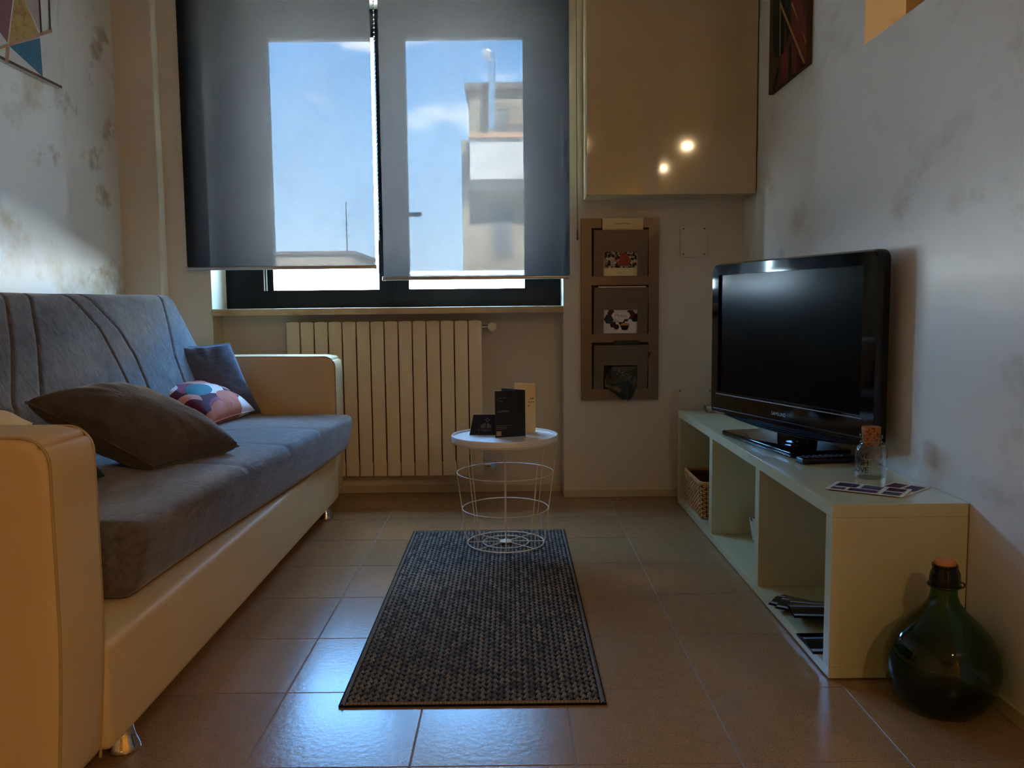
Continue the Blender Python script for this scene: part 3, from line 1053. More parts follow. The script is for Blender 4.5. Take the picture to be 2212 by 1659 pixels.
for (a, b, c, d) in ((RX0, RX0 + 0.016, RY0, RY1), (RX1 - 0.016, RX1, RY0, RY1), (RX0 + 0.016, RX1 - 0.016, RY0, RY0 + 0.016), (RX0 + 0.016, RX1 - 0.016, RY1 - 0.016, RY1)):
    bb = MB()
    long_y = (d - c) > (b - a)
    n = int(((d - c) if long_y else (b - a)) / 0.009)
    for i in range(n):
        if long_y:
            y0, y1 = c + (d - c) * i / n, c + (d - c) * (i + 0.9) / n
            o_ = random.uniform(-0.001, 0.001)
            bb.add([(a + o_, y0, 0.002), (a + o_, y1, 0.002), ((a + b) / 2, y0, 0.0095), ((a + b) / 2, y1, 0.0095), (b + o_, y0, 0.002), (b + o_, y1, 0.002)], [(0, 2, 3, 1), (2, 4, 5, 3)])
        else:
            x0, x1 = a + (b - a) * i / n, a + (b - a) * (i + 0.9) / n
            bb.add([(x0, c, 0.002), (x1, c, 0.002), (x0, (c + d) / 2, 0.0095), (x1, (c + d) / 2, 0.0095), (x0, d, 0.002), (x1, d, 0.002)], [(0, 1, 3, 2), (2, 3, 5, 4)])
    q = obj('binding', bb, 'rug_binding', rug)
    q['kind'] = 'stuff'

# ------------------------------------------------------------------ wire side table
TX, TY, TZ0 = -0.027, 3.195, 0.0105
tab = empty('side_table', (TX, TY, TZ0), label='round white tray table on a tapered wire cage standing at the rug end', cat='table')
ZT = 0.430
top = MB().lathe([(0.0001, ZT - 0.006), (0.197, ZT - 0.006), (0.1985, ZT + 0.002), (0.2010, ZT + 0.002), (0.2035, ZT - 0.002), (0.2015, ZT - 0.020), (0.198, ZT - 0.022), (0.196, ZT - 0.012), (0.0001, ZT - 0.012)], 64, (TX, TY))
obj('tray_top', top, 'table_white', tab, smooth=True)


def ring(nm, z, r, rr):
    obj(nm, MB().tube([(TX + r * math.cos(2 * math.pi * i / 56), TY + r * math.sin(2 * math.pi * i / 56), z) for i in range(56)], rr, 8, closed=True), 'wire_white', tab, smooth=True)


ring('ring', ZT - 0.0245, 0.198, 0.0022)
ring('ring', 0.287, 0.1835, 0.0020)
ring('ring', 0.148, 0.1650, 0.0020)
ring('base_ring', TZ0 + 0.0030, 0.147, 0.0025)
ring('base_ring', TZ0 + 0.0030, 0.087, 0.0019)
obj('hub', MB().lathe([(0.0001, TZ0 + 0.002), (0.022, TZ0 + 0.002), (0.024, TZ0 + 0.006), (0.020, TZ0 + 0.009), (0.0001, TZ0 + 0.009)], 24, (TX, TY)), 'wire_white', tab, smooth=True)
for i in range(8):
    a = -math.pi / 2 + i * math.pi / 4 + 0.02
    ca_, sa_ = math.cos(a), math.sin(a)
    pts = [(TX + r * ca_, TY + r * sa_, z) for (r, z) in ((0.199, ZT - 0.022), (0.185, 0.287), (0.1665, 0.148), (0.149, TZ0 + 0.008), (0.146, TZ0 + 0.004), (0.015, TZ0 + 0.0055))]
    obj('wire', MB().tube(pts, 0.0018, 7), 'wire_white', tab, smooth=60)

# leaflets standing on the tray
ZTT = ZT - 0.0055


def folded(name, P, Q, R_, z0, h, mats, label, lean=0.0, thick=0.0007):
    """two upright leaves P-Q and Q-R (x,y)"""
    root = empty(name, (Q[0], Q[1], z0), label=label, cat='leaflet')
    parts = []
    for (a, b, m, nm) in ((P, Q, mats[0], 'front_leaf'), (Q, R_, mats[1], 'back_leaf')):
        d = Vector((b[0] - a[0], b[1] - a[1], 0))
        nn = Vector((-d.y, d.x, 0)).normalized() * thick
        vs = []
        for s_ in (0, 1):
            for (p, z) in ((a, 0), (b, 0), (b, h), (a, h)):
                vs.append((p[0] + nn.x * s_, p[1] + nn.y * s_ + lean * z, z0 + z))
        parts.append(obj(nm, MB().add(vs, [(0, 1, 2, 3), (7, 6, 5, 4), (0, 4, 5, 1), (1, 5, 6, 2), (2, 6, 7, 3), (3, 7, 4, 0)]), m, root))
    return root, parts


lf, lp = folded('leaflet', (-0.062, 3.150), (0.052, 3.192), (-0.038, 3.268), ZTT, 0.176, ('black_card', 'blue_inside'), 'black folded leaflet standing on the tray in front of the beige one')
d = Vector((0.114, 0.042, 0)).normalized()
nrm = Vector((d.y, -d.x, 0))


def on_leaf(mb, u, v):
    o_ = Vector((-0.062, 3.150, ZTT)) + d * u + Vector((0, 0, v)) + nrm * 0.0006
    return xform(mb, basis(o_, d, (0, 0, 1), nrm))


for tx_, sz_, u_, v_ in (('OLATINO', 0.011, 0.008, 0.098), ('www.latino.it', 0.006, 0.016, 0.150), ('Molise', 0.006, 0.016, 0.138)):
    obj('lettering', on_leaf(text_mb(tx_, sz_, 'LEFT'), u_, v_), 'ink_gold', lp[0])
for k, wd in enumerate((0.06, 0.04, 0.04)):
    obj('printed_line', on_leaf(MB().add([(0, 0, 0), (wd, 0, 0), (wd, 0.0012, 0), (0, 0.0012, 0)], [(0, 1, 2, 3)]), 0.004, 0.044 - k * 0.006), 'ink_gold', lp[0])
obj('printed_square', on_leaf(MB().add([(0, 0, 0), (0.020, 0, 0), (0.020, 0.018, 0), (0, 0.018, 0)], [(0, 1, 2, 3)]), 0.004, 0.006), 'ink_gold', lp[0])
lf2, lp2 = folded('leaflet', (0.020, 3.268), (0.094, 3.300), (0.012, 3.345), ZTT, 0.190, ('beige_card', 'beige_card'), 'beige folded leaflet with a brown flower sprig at the back of the tray')
fm = MB()
d2 = Vector((0.074, 0.032, 0)).normalized()
n2 = Vector((d2.y, -d2.x, 0))
for k in range(9):
    a = k * 0.8
    u, v = 0.060 + 0.010 * math.cos(a), 0.118 + 0.016 * math.sin(a * 1.3)
    o_ = Vector((0.020, 3.268, ZTT)) + d2 * u + Vector((0, 0, v)) + n2 * 0.0006
    fm.add(xform(MB().add([(-0.005, 0, 0), (0, -0.0018, 0), (0.005, 0, 0), (0, 0.0018, 0)], [(0, 1, 2, 3)]), basis(o_, (d2 * math.cos(a) + Vector((0, 0, math.sin(a)))), (-d2 * math.sin(a) + Vector((0, 0, math.cos(a)))), n2)).v, [(0, 1, 2, 3)])
obj('flower_sprig', fm, 'paint_brown', lp2[0])
# navy tent card
tc_ = empty('tent_card', (-0.105, 3.262, ZTT), label='navy tent card with a white star and dome emblem', cat='card')
Z0c = ZTT
cardm = MB()
P0, P1 = Vector((-0.163, 3.225, Z0c)), Vector((-0.045, 3.222, Z0c))
Pt0, Pt1 = Vector((-0.148, 3.262, Z0c + 0.074)), Vector((-0.040, 3.260, Z0c + 0.074))
cardm.add([P0, P1, Pt1, Pt0, P0 + Vector((0, 0.0015, 0)), P1 + Vector((0, 0.0015, 0)), Pt1 + Vector((0, 0.0015, 0)), Pt0 + Vector((0, 0.0015, 0))],
          [(0, 1, 2, 3), (7, 6, 5, 4), (0, 4, 5, 1), (1, 5, 6, 2), (2, 6, 7, 3), (3, 7, 4, 0)])
fl_ = obj('front_leaf', cardm, 'navy_card', tc_)
bk = MB()
Q0, Q1 = Vector((-0.160, 3.300, Z0c)), Vector((-0.040, 3.298, Z0c))
bk.add([Pt0 + Vector((0, 0.0015, 0)), Pt1 + Vector((0, 0.0015, 0)), Q1, Q0], [(0, 1, 2, 3)])
obj('back_leaf', bk, 'navy_card', tc_)
cx_ = (P1 - P0).normalized()
cy_ = ((Pt0 + Pt1) / 2 - (P0 + P1) / 2).normalized()
cn_ = cx_.cross(cy_)
cM = basis((P0 + P1) / 2 + cn_ * 0.0008, cx_, cy_, cn_)
em = MB()
for k in range(4):
    a = k * math.pi / 2
    em.add([(0.003 + 0.003 * math.cos(a), 0.062 + 0.003 * math.sin(a), 0), (0.003 + 0.006 * math.cos(a) - 0.0013 * math.sin(a), 0.062 + 0.006 * math.sin(a) + 0.0013 * math.cos(a), 0),
            (0.003 + 0.010 * math.cos(a), 0.062 + 0.010 * math.sin(a), 0), (0.003 + 0.006 * math.cos(a) + 0.0013 * math.sin(a), 0.062 + 0.006 * math.sin(a) - 0.0013 * math.cos(a), 0)], [(0, 3, 2, 1)])
obj('star_emblem', xform(em, cM), 'ink_white', fl_)
dm = MB()
for (a0, a1) in ((0.05, 0.44), (0.52, 0.95)):
    pts = [(0.022 * math.cos(math.pi * (a0 + (a1 - a0) * k / 8)), 0.028 + 0.021 * math.sin(math.pi * (a0 + (a1 - a0) * k / 8)), 0) for k in range(9)]
    xs = [p[0] for p in pts]
    pts += [(xs[-1] * 0.6, 0.028, 0), (xs[0] * 1.0, 0.028, 0)]
    dm.add(pts, [tuple(range(len(pts)))])
tx = text_mb('R TIBENO', 0.012)
dm.add([(p[0] - 0.002, p[1] + 0.019, 0) for p in tx.v], tx.f)
obj('dome_emblem', xform(dm, cM), 'ink_grey', fl_)

# ------------------------------------------------------------------ TV bench
BX0, BX1, BYN, BYF, BZ = 0.766, 1.092, 1.990, 3.862, 0.436
ben = empty('tv_bench', (0.93, 2.92, 0), label='low cream lacquered open-shelf bench along the wall under the television', cat='bench')
TH = 0.033


def panel(nm, x0, x1, y0, y1, z0, z1):
    return obj(nm, MB().box(x0, x1, y0, y1, z0, z1), 'lacquer_cream', ben, bevel=0.0012)


panel('top_panel', BX0, BX1, BYN, BYF, BZ - TH, BZ)
panel('bottom_panel', BX0, BX1, BYN, BYF, 0.004, 0.032)
panel('side_panel', BX0, BX1, BYN, BYN + 0.040, 0.0323, BZ - TH - 0.0003)
panel('side_panel', BX0, BX1, BYF - 0.040, BYF, 0.0323, BZ - TH - 0.0003)
panel('divider', BX0 + 0.001, BX1, 2.590, 2.632, 0.0323, BZ - TH - 0.0003)
panel('divider', BX0 + 0.001, BX1, 3.205, 3.252, 0.0323, BZ - TH - 0.0003)
for (x, y) in ((0.80, 2.03), (1.06, 2.03), (0.80, 3.82), (1.06, 3.82)):
    obj('glide', MB().lathe([(0.012, 0.0), (0.012, 0.0042)], 12, (x, y)), 'black_plastic', ben)

# ------------------------------------------------------------------ television
TVW, TVH, TVZ = 0.872, 0.556, 0.510
tvrz = math.atan2(-0.83, 0.268)
tv = empty('television', (0.892, 2.778, BZ), tvrz, label='black flat-screen television turned towards the sofa', cat='television')
tz = TVZ - BZ


def rr_poly(w2, z0, z1, r, n=6, bulge=0.0):
    p = []
    for (cx, cz, a0) in ((w2 - r, z1 - r, 0), (-w2 + r, z1 - r, 90), (-w2 + r * 0.5, z0 + r * 0.5, 180), (w2 - r * 0.5, z0 + r * 0.5, 270)):
        rr_ = r if a0 < 180 else r * 0.5
        for i in range(n + 1):
            a = math.radians(a0 + 90 * i / n)
            p.append((cx + rr_ * math.cos(a), cz + rr_ * math.sin(a)))
    return p


outer = rr_poly(TVW / 2, tz, tz + TVH, 0.030)
bz = MB()
n = len(outer)
sc_in = [(x * 0.985, tz + TVH / 2 + (z - tz - TVH / 2) * 0.975) for x, z in outer]
# bezel: front rim, curved to sides, back shell
ix0, ix1, iz0, iz1 = -TVW / 2 + 0.048, TVW / 2 - 0.062, tz + 0.083, tz + TVH - 0.044
vs = [(x, -0.004, z) for x, z in sc_in] + [(x, 0.012, z) for x, z in outer] + [(x, 0.035, z) for x, z in outer] + [(x * 0.72, 0.062, tz + TVH / 2 + (z - tz - TVH / 2) * 0.72) for x, z in outer]
fs = []
for a in range(3):
    for i in range(n):
        fs.append((a * n + i, (a + 1) * n + i, (a + 1) * n + (i + 1) % n, a * n + (i + 1) % n))
fs.append(tuple(3 * n + i for i in range(n - 1, -1, -1)))
b = len(vs)
vs += [(ix1, -0.004, iz1), (ix0, -0.004, iz1), (ix0, -0.004, iz0), (ix1, -0.004, iz0), (ix1, 0.006, iz1), (ix0, 0.006, iz1), (ix0, 0.006, iz0), (ix1, 0.006, iz0)]
q7 = n // 4
for k in range(4):
    for i in range(k * q7, (k + 1) * q7 - 1):
        fs.append((i, i + 1, b + k))
    fs.append(((k + 1) * q7 - 1, ((k + 1) * q7) % n, b + (k + 1) % 4, b + k))
    fs.append((b + k, b + (k + 1) % 4, b + 4 + (k + 1) % 4, b + 4 + k))
bez = obj('bezel', MB().add(vs, fs), 'gloss_black', tv, smooth=30, world=False)
scr = obj('screen', MB().box(ix0, ix1, 0.004, 0.008, iz0, iz1), 'tv_screen', tv, world=False)
obj('chrome_line', MB().box(ix0 - 0.01, ix1 + 0.01, -0.006, -0.003, iz0 - 0.010, iz0 - 0.0075), 'grey_metal', bez, world=False)
lt = text_mb('SAMSUNG', 0.017)
obj('lettering', xform(lt, basis((-0.01, -0.0048, tz + 0.040), (1, 0, 0), (0, 0, 1), (0, -1, 0))), 'ink_white', bez, world=False)
# slanted speaker grille under the bezel, gently bowed
gr = MB()
ns, nf = 28, 7
for k in range(nf):
    vs, fs = [], []
    for i in range(ns + 1):
        x = -TVW / 2 + 0.02 + (TVW - 0.04) * i / ns
        bow = 0.026 * (1 - (2 * i / ns - 1) ** 2)
        z = tz + 0.020 - (0.020 + bow) * k / (nf - 1)
        y = -0.004 + 0.030 * k / (nf - 1)
        h_ = 0.0022 + bow * 0.05
        vs += [(x, y, z), (x, y - 0.003, z - h_ * 0.5), (x, y, z - h_)]
    for i in range(ns):
        a = i * 3
        fs += [(a, a + 1, a + 4, a + 3), (a + 1, a + 2, a + 5, a + 4)]
    obj('grille_fin', MB().add(vs, fs), 'tv_grille', bez, world=False)
vs, fs = [], []
for i in range(ns + 1):
    x = -TVW / 2 + 0.015 + (TVW - 0.03) * i / ns
    bow = 0.026 * (1 - (2 * i / ns - 1) ** 2)
    vs += [(x, -0.001, tz + 0.022), (x, 0.030, tz - 0.002 - bow), (x, 0.045, tz + 0.002 - bow * 0.9), (x, 0.045, tz + 0.03)]
for i in range(ns):
    a = i * 4
    fs += [(a, a + 1, a + 5, a + 4), (a + 1, a + 2, a + 6, a + 5), (a + 2, a + 3, a + 7, a + 6)]
obj('speaker_trough', MB().add(vs, fs), 'black_plastic', tv, world=False)
obj('neck', MB().rbox(0.085, 0.022, 0.050, 0.012, 3, (1, 1, 1), c=(0.01, 0.055, 0.052)), 'gloss_black', tv, smooth=True, world=False)
# swivel base plate, turned less than the screen
ba = math.atan2(-0.562, 0.108) - tvrz
Mb = Matrix.Rotation(ba, 4, 'Z')
bp_ = MB().rbox(0.248, 0.105, 0.0095, 0.006, 3, (1, 1, 1))
bp_ = xform(bp_, Matrix.Translation((-0.0714, 0.0556, 0.0100)) @ Mb)
obj('base_plate', bp_, 'gloss_black', tv, smooth=True, world=False)

# remote control
rc = empty('remote_control', (0.955, 2.525, BZ), math.atan2(0.03, 0.175), label='black remote control lying in front of the television foot', cat='remote')
obj('body', MB().rbox(0.095, 0.024, 0.010, 0.008, 4, (2, 1, 1), c=(0, 0, 0.0105)), 'black_plastic', rc, smooth=True, world=False)
for i in range(7):
    for j in range(3):
        obj('button', MB().rbox(0.0045, 0.0035, 0.0014, 0.0010, 2, (1, 1, 1), c=(-0.075 + i * 0.019, -0.013 + j * 0.013, 0.0212)), 'ink_slate', rc, smooth=True, world=False)

# glass jar with cork
jar = empty('glass_jar', (0.986, 2.300, BZ), label='small corked glass jar with black lettering on the bench', cat='jar')
jp = [(0.0001, 0.0005), (0.036, 0.0005), (0.0395, 0.004), (0.0400, 0.010), (0.0400, 0.074), (0.037, 0.084), (0.030, 0.091), (0.0265, 0.096), (0.0265, 0.108), (0.0300, 0.112), (0.0300, 0.118), (0.0275, 0.120)]
jin = [(max(r - 0.0025, 0.0001), z + (0.004 if z < 0.002 else 0)) for r, z in reversed(jp)]
obj('glass_body', MB().lathe(jp, 40), 'clear_glass', jar, smooth=True, world=False)
obj('cork', MB().lathe([(0.0001, 0.090), (0.0205, 0.090), (0.0245, 0.125), (0.0250, 0.140), (0.0235, 0.142), (0.0001, 0.142)], 28), 'cork', jar, smooth=True, world=False)
obj('neck_cord', MB().tube([(0.0275 * math.cos(2 * math.pi * i / 24), 0.0275 * math.sin(2 * math.pi * i / 24), 0.100) for i in range(24)] , 0.0014, 5, closed=True), 'twine', jar, smooth=True, world=False)
obj('cord_end', MB().tube([(0.0270, -0.008, 0.100), (0.036, -0.010, 0.092), (0.0425, -0.008, 0.078), (0.0455, -0.004, 0.062), (0.0440, 0.0, 0.052)], 0.0011, 5), 'twine', jar, smooth=True, world=False)
for s_, z in (('LIVE', 0.066), ('LAUGH', 0.046), ('LOVE', 0.026)):
    tm = text_mb(s_, 0.021, 'RIGHT')
    vv = []
    for p in tm.v:
        ang = -math.pi / 2 - 0.60 + (p[0] + 0.004) / 0.0404
        vv.append((0.0404 * math.cos(ang), 0.0404 * math.sin(ang), z + p[1]))
    obj('lettering', MB().add(vv, tm.f), 'ink', jar, world=False)


# postcards
def postcard(P, U, Vv, z, label, cells):
    """P corner, U long side, V short side (world x,y)"""
    U, Vv = Vector((U[0], U[1], 0)), Vector((Vv[0], Vv[1], 0))
    o_ = Vector((P[0], P[1], z))
    root = empty('postcard', o_ + U / 2 + Vv / 2, label=label, cat='postcard', group='photo postcards on the bench')
    mb = MB()
    vs = [o_, o_ + U, o_ + U + Vv, o_ + Vv]
    mb.add(vs + [p + Vector((0, 0, 0.0012)) for p in vs], [(3, 2, 1, 0), (4, 5, 6, 7), (0, 1, 5, 4), (1, 2, 6, 5), (2, 3, 7, 6), (3, 0, 4, 7)])
    card = obj('sheet', mb, 'white_paper', root)
    for (u0, u1, v0, v1, m) in cells:
        q = MB()
        zz = Vector((0, 0, 0.0016))
        q.add([o_ + U * u0 + Vv * v0 + zz, o_ + U * u1 + Vv * v0 + zz, o_ + U * u1 + Vv * v1 + zz, o_ + U * u0 + Vv * v1 + zz], [(0, 1, 2, 3)])
        obj('photo', q, m, card)


postcard((0.957, 2.046), (0.128, 0.112), (-0.064, 0.073), BZ + 0.0005, 'photo postcard lying partly beneath the other one, nearest the wall',
         [(0.10, 0.42, 0.10, 0.46, 'ink_wine'), (0.50, 0.92, 0.08, 0.46, 'ink_purple'), (0.10, 0.40, 0.54, 0.92, 'ink_slate'), (0.48, 0.92, 0.54, 0.92, 'ink_wine')])
postcard((0.806, 2.152), (0.152, -0.108), (0.064, 0.084), BZ + 0.0025, 'photo postcard with purple pictures lying on top, nearest the bench edge',
         [(0.06, 0.24, 0.08, 0.34, 'ink_slate'), (0.28, 0.66, 0.08, 0.38, 'ink_purple'), (0.72, 0.95, 0.08, 0.42, 'ink_slate'), (0.06, 0.34, 0.46, 0.90, 'ink_purple'), (0.40, 0.66, 0.46, 0.90, 'ink_slate'), (0.72, 0.95, 0.52, 0.90, 'ink_wine')])

# little glass dish with shell and pink stone at the far end
gd = tag(obj('glass_dish', MB().lathe([(0.0001, BZ + 0.001), (0.024, BZ + 0.001), (0.030, BZ + 0.012), (0.033, BZ + 0.034), (0.031, BZ + 0.034), (0.028, BZ + 0.013), (0.022, BZ + 0.004), (0.0001, BZ + 0.004)], 28, (0.885, 3.742)), 'clear_glass', smooth=True), 'small clear glass dish at the far end of the bench', 'dish')
sh = MB().rbox(0.017, 0.013, 0.011, 0.009, 4, (2, 2, 2), fn=lambda p: Vector((p.x * (1 + p.z * 8), p.y, p.z + 0.003 * math.sin(p.x * 300))), c=(0.884, 3.742, BZ + 0.018))
tag(obj('sea_shell', sh, 'shell', smooth=True), 'white sea shell lying in the small glass dish', 'shell')
tag(obj('pebble', MB().rbox(0.008, 0.007, 0.007, 0.0065, 4, (1, 1, 1), c=(0.909, 3.735, BZ + 0.027)), 'pink_stone', smooth=True), 'bright pink pebble beside the shell in the dish', 'pebble')

# ------------------------------------------------------------------ things inside the bench
# wicker basket
bk_ = empty('wicker_basket', (0.900, 3.575, 0.033), label='golden wicker basket in the far compartment of the bench', cat='basket')


def bk_pt(t, z, off=0.0):
    """rounded rectangle perimeter, tapering downwards"""
    k = (z - 0.033) / 0.152
    hx, hy, r = 0.118 + 0.010 * k + off, 0.152 + 0.012 * k + off, 0.03
    per = [(hx - r, hy), (-(hx - r), hy), (-hx, hy - r), (-hx, -(hy - r)), (-(hx - r), -hy), (hx - r, -hy), (hx, -(hy - r)), (hx, hy - r)]
    segs = []
    cs = [(hx - r, hy - r, 0), (-(hx - r), hy - r, 90), (-(hx - r), -(hy - r), 180), (hx - r, -(hy - r), 270)]
    pts = []
    for (cx, cy, a0) in cs:
        for i in range(5):
            a = math.radians(a0 + 90 * i / 4)
            pts.append((cx + r * math.cos(a), cy + r * math.sin(a)))
    ln = [math.hypot(pts[(i + 1) % 20][0] - pts[i][0], pts[(i + 1) % 20][1] - pts[i][1]) for i in range(20)]
    tot = sum(ln)
    d_ = (t % 1.0) * tot
    for i in range(20):
        if d_ <= ln[i]:
            f = d_ / ln[i]
            return (0.900 + pts[i][0] * (1 - f) + pts[(i + 1) % 20][0] * f, 3.575 + pts[i][1] * (1 - f) + pts[(i + 1) % 20][1] * f, z)
        d_ -= ln[i]
    return (0.900 + pts[0][0], 3.575 + pts[0][1], z)


NS = 60
for rrow in range(15):
    z = 0.040 + rrow * 0.0094
    pts = []
    for i in range(NS * 3):
        t = i / (NS * 3)
        off = 0.0032 * math.cos(math.pi * (t * NS + rrow))
        pts.append(bk_pt(t, z, off))
    obj('strand', MB().tube(pts, 0.0042, 5, closed=True), 'wicker', bk_, smooth=80)
stk = MB()
for i in range(NS):
    t = i / NS
    stk.tube([bk_pt(t, 0.035), bk_pt(t, 0.181)], 0.0022, 5)
so_ = obj('stakes', stk, 'wicker_dark', bk_)
so_['kind'] = 'stuff'
for zz, off in ((0.181, 0.002), (0.187, 0.001)):
    pts = [bk_pt(i / 60, zz, off) for i in range(60)]
    obj('rim', MB().tube(pts, 0.0058, 6, closed=True), 'wicker', bk_, smooth=True)
lin_ = MB()
a_, b_ = [bk_pt(i / 60, 0.036, -0.009) for i in range(60)], [bk_pt(i / 60, 0.178, -0.009) for i in range(60)]
lin_.add(a_ + b_, [(i, (i + 1) % 60, 60 + (i + 1) % 60, 60 + i) for i in range(60)] + [tuple(range(60))])
obj('inner_wall', lin_, 'wicker_dark', bk_)

cup = empty('patterned_cup', (0.925, 3.10, 0.0325), label='white cup with a dark pattern in the middle compartment of the bench', cat='cup')
cpf = [(0.0001, 0.001), (0.024, 0.001), (0.028, 0.004), (0.034, 0.04), (0.041, 0.085), (0.0425, 0.092), (0.040, 0.092), (0.037, 0.083), (0.031, 0.04), (0.025, 0.008), (0.0001, 0.006)]
obj('cup_body', MB().lathe(cpf, 36), 'ceramic', cup, smooth=True, world=False)
obj('handle', MB().tube([(0.036, 0, 0.075), (0.055, 0, 0.072), (0.060, 0, 0.050), (0.050, 0, 0.030), (0.031, 0, 0.028)], 0.005, 8), 'ceramic', cup, smooth=True, world=False)


# fan of glossy folded leaflets
def zfold(cx, cy, z, rz, m, label, L_=0.21, W_=0.10, seed=0):
    root = empty('glossy_leaflet', (cx, cy, z), rz, label=label, cat='leaflet', group='glossy leaflets in the bench')
    rnd = random.Random(seed)
    n_ = 12
    for k in range(3):
        vs, fs = [], []
        for i in range(n_ + 1):
            v = i / n_
            y = -W_ / 2 + W_ * v
            lift = 0.0016 * k + (0.004 + 0.0015 * k) * math.sin(math.pi * v) ** 2 * (0.4 + 0.3 * k) + 0.0004
            y2 = y + (0.002 * k)
            for x in (-L_ / 2, L_ / 2):
                vs.append((x, y2, lift))
        b_ = len(vs)
        vs += [(p[0], p[1], p[2] + 0.0007) for p in vs]
        for i in range(n_):
            a = 2 * i
            fs += [(a, a + 2, a + 3, a + 1), (b_ + a, b_ + a + 1, b_ + a + 3, b_ + a + 2), (a, b_ + a, b_ + a + 2, a + 2), (a + 1, a + 3, b_ + a + 3, b_ + a + 1)]
        fs += [(0, 1, b_ + 1, b_), (2 * n_, b_ + 2 * n_, b_ + 2 * n_ + 1, 2 * n_ + 1)]
        fo = obj('fold', MB().add(vs, fs), m, root, smooth=30, world=False)
    for v0 in (0.03, 0.55):                     # pale bands along the top fold
        vs = []
        for i in range(4):
            v = v0 + 0.10 * i / 3
            z = 0.0032 + 0.007 * math.sin(math.pi * v) ** 2 + 0.0016
            vs += [(-L_ / 2 + 0.002, -W_ / 2 + W_ * v + 0.004, z), (L_ / 2 - 0.002, -W_ / 2 + W_ * v + 0.004, z)]
        obj('pale_band', MB().add(vs, [(0, 1, 3, 2), (2, 3, 5, 4), (4, 5, 7, 6)]), 'band_pale', fo, world=False)


zl = 0.0322
zfold(0.862, 2.392, zl, -0.75, 'gloss_leaflet_green', 'dark green glossy leaflet at the back of the fan in the near compartment', seed=1)
zfold(0.867, 2.351, zl + 0.010, -0.58, 'gloss_leaflet_green', 'dark green glossy leaflet second from the back of the fan', seed=2)
zfold(0.890, 2.322, zl + 0.020, -0.30, 'gloss_leaflet', 'dark leaflet with a reddish print in the middle of the fan', seed=3)
zfold(0.874, 2.278, zl + 0.030, -0.10, 'gloss_leaflet', 'navy glossy leaflet second from the front of the fan', seed=4)
zfold(0.860, 2.130, zl, 0.0, 'gloss_leaflet', 'navy glossy leaflet at the front of the fan, next to the bench end panel', seed=5, L_=0.21, W_=0.125)

# ------------------------------------------------------------------ demijohn
DX, DY = 0.968, 1.852
dj = empty('demijohn', (DX, DY, 0), label='round dark green glass demijohn with a cork standing on the floor beside the bench', cat='bottle')
pf = [(0.0001, 0.012), (0.040, 0.006), (0.070, 0.001), (0.086, 0.008), (0.104, 0.032), (0.116, 0.062), (0.1215, 0.092), (0.1215, 0.112), (0.117, 0.142), (0.105, 0.172), (0.088, 0.198), (0.066, 0.221), (0.046, 0.240), (0.034, 0.258), (0.0285, 0.276), (0.0275, 0.294), (0.0275, 0.298)]
pf = [(a, z * 0.95) for a, z in pf]
obj('glass_body', MB().lathe(pf, 56), 'green_glass', dj, smooth=True, world=False)
lip = [(0.0275, 0.292), (0.031, 0.294), (0.0325, 0.302), (0.0315, 0.316), (0.0295, 0.328), (0.0265, 0.334), (0.0260, 0.342), (0.0275, 0.344), (0.0265, 0.348), (0.021, 0.348), (0.021, 0.292)]
lip = [(a, z * 0.95) for a, z in lip]
obj('neck_ring', MB().lathe(lip, 36, closed=True), 'gloss_black', dj, smooth=True, world=False)
obj('cork', MB().lathe([(0.0001, 0.306), (0.0205, 0.306), (0.0215, 0.336), (0.0205, 0.340), (0.0001, 0.340)], 24), 'cork_light', dj, smooth=True, world=False)
obj('wire_clasp', MB().tube([(0.0335 * math.cos(2 * math.pi * i / 28), 0.0335 * math.sin(2 * math.pi * i / 28), 0.283) for i in range(28)], 0.0022, 6, closed=True), 'black_plastic', dj, smooth=True, world=False)
obj('wire_eye', MB().tube([(0.040 + 0.006 * math.cos(2 * math.pi * i / 16), 0.0, 0.281 + 0.006 * math.sin(2 * math.pi * i / 16)) for i in range(16)], 0.0018, 6, closed=True), 'black_plastic', dj, smooth=True, world=False)
obj('wire_bail', MB().tube([(0.036, 0, 0.287), (0.034, 0, 0.306), (0.028, 0, 0.321)], 0.0018, 6), 'black_plastic', dj, smooth=True, world=False)

# ------------------------------------------------------------------ wall things
# glossy white wall cabinet
cab = empty('wall_cabinet', (0.715, 3.90, 1.40), label='glossy cream-white wall cabinet high in the corner beside the window', cat='cabinet')
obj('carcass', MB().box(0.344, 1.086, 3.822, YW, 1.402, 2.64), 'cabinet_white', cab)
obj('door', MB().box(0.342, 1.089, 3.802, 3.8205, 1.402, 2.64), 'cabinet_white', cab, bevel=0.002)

# steel magazine rack
rk = empty('magazine_rack', (0.512, 3.99, 0.47), label='brushed steel wall rack with three leaflet pockets', cat='rack')
RKX0, RKX1, RKZ0, RKZ1 = 0.332, 0.694, 0.471, 1.318
RY = 3.990


def plate_with_holes(x0, x1, z0, z1, y0, y1, holes):
    """a plate with a column of rectangular holes (same x-range)"""
    mb = MB()
    hx0, hx1 = holes[0][0], holes[0][1]
    mb.box(x0, hx0, y0, y1, z0, z1)
    mb.box(hx1, x1, y0, y1, z0, z1)
    zs = [z0] + [z for h in sorted(holes, key=lambda h: h[2]) for z in (h[2], h[3])] + [z1]
    for i in range(0, len(zs), 2):
        mb.box(hx0, hx1, y0, y1, zs[i], zs[i + 1])
    return mb


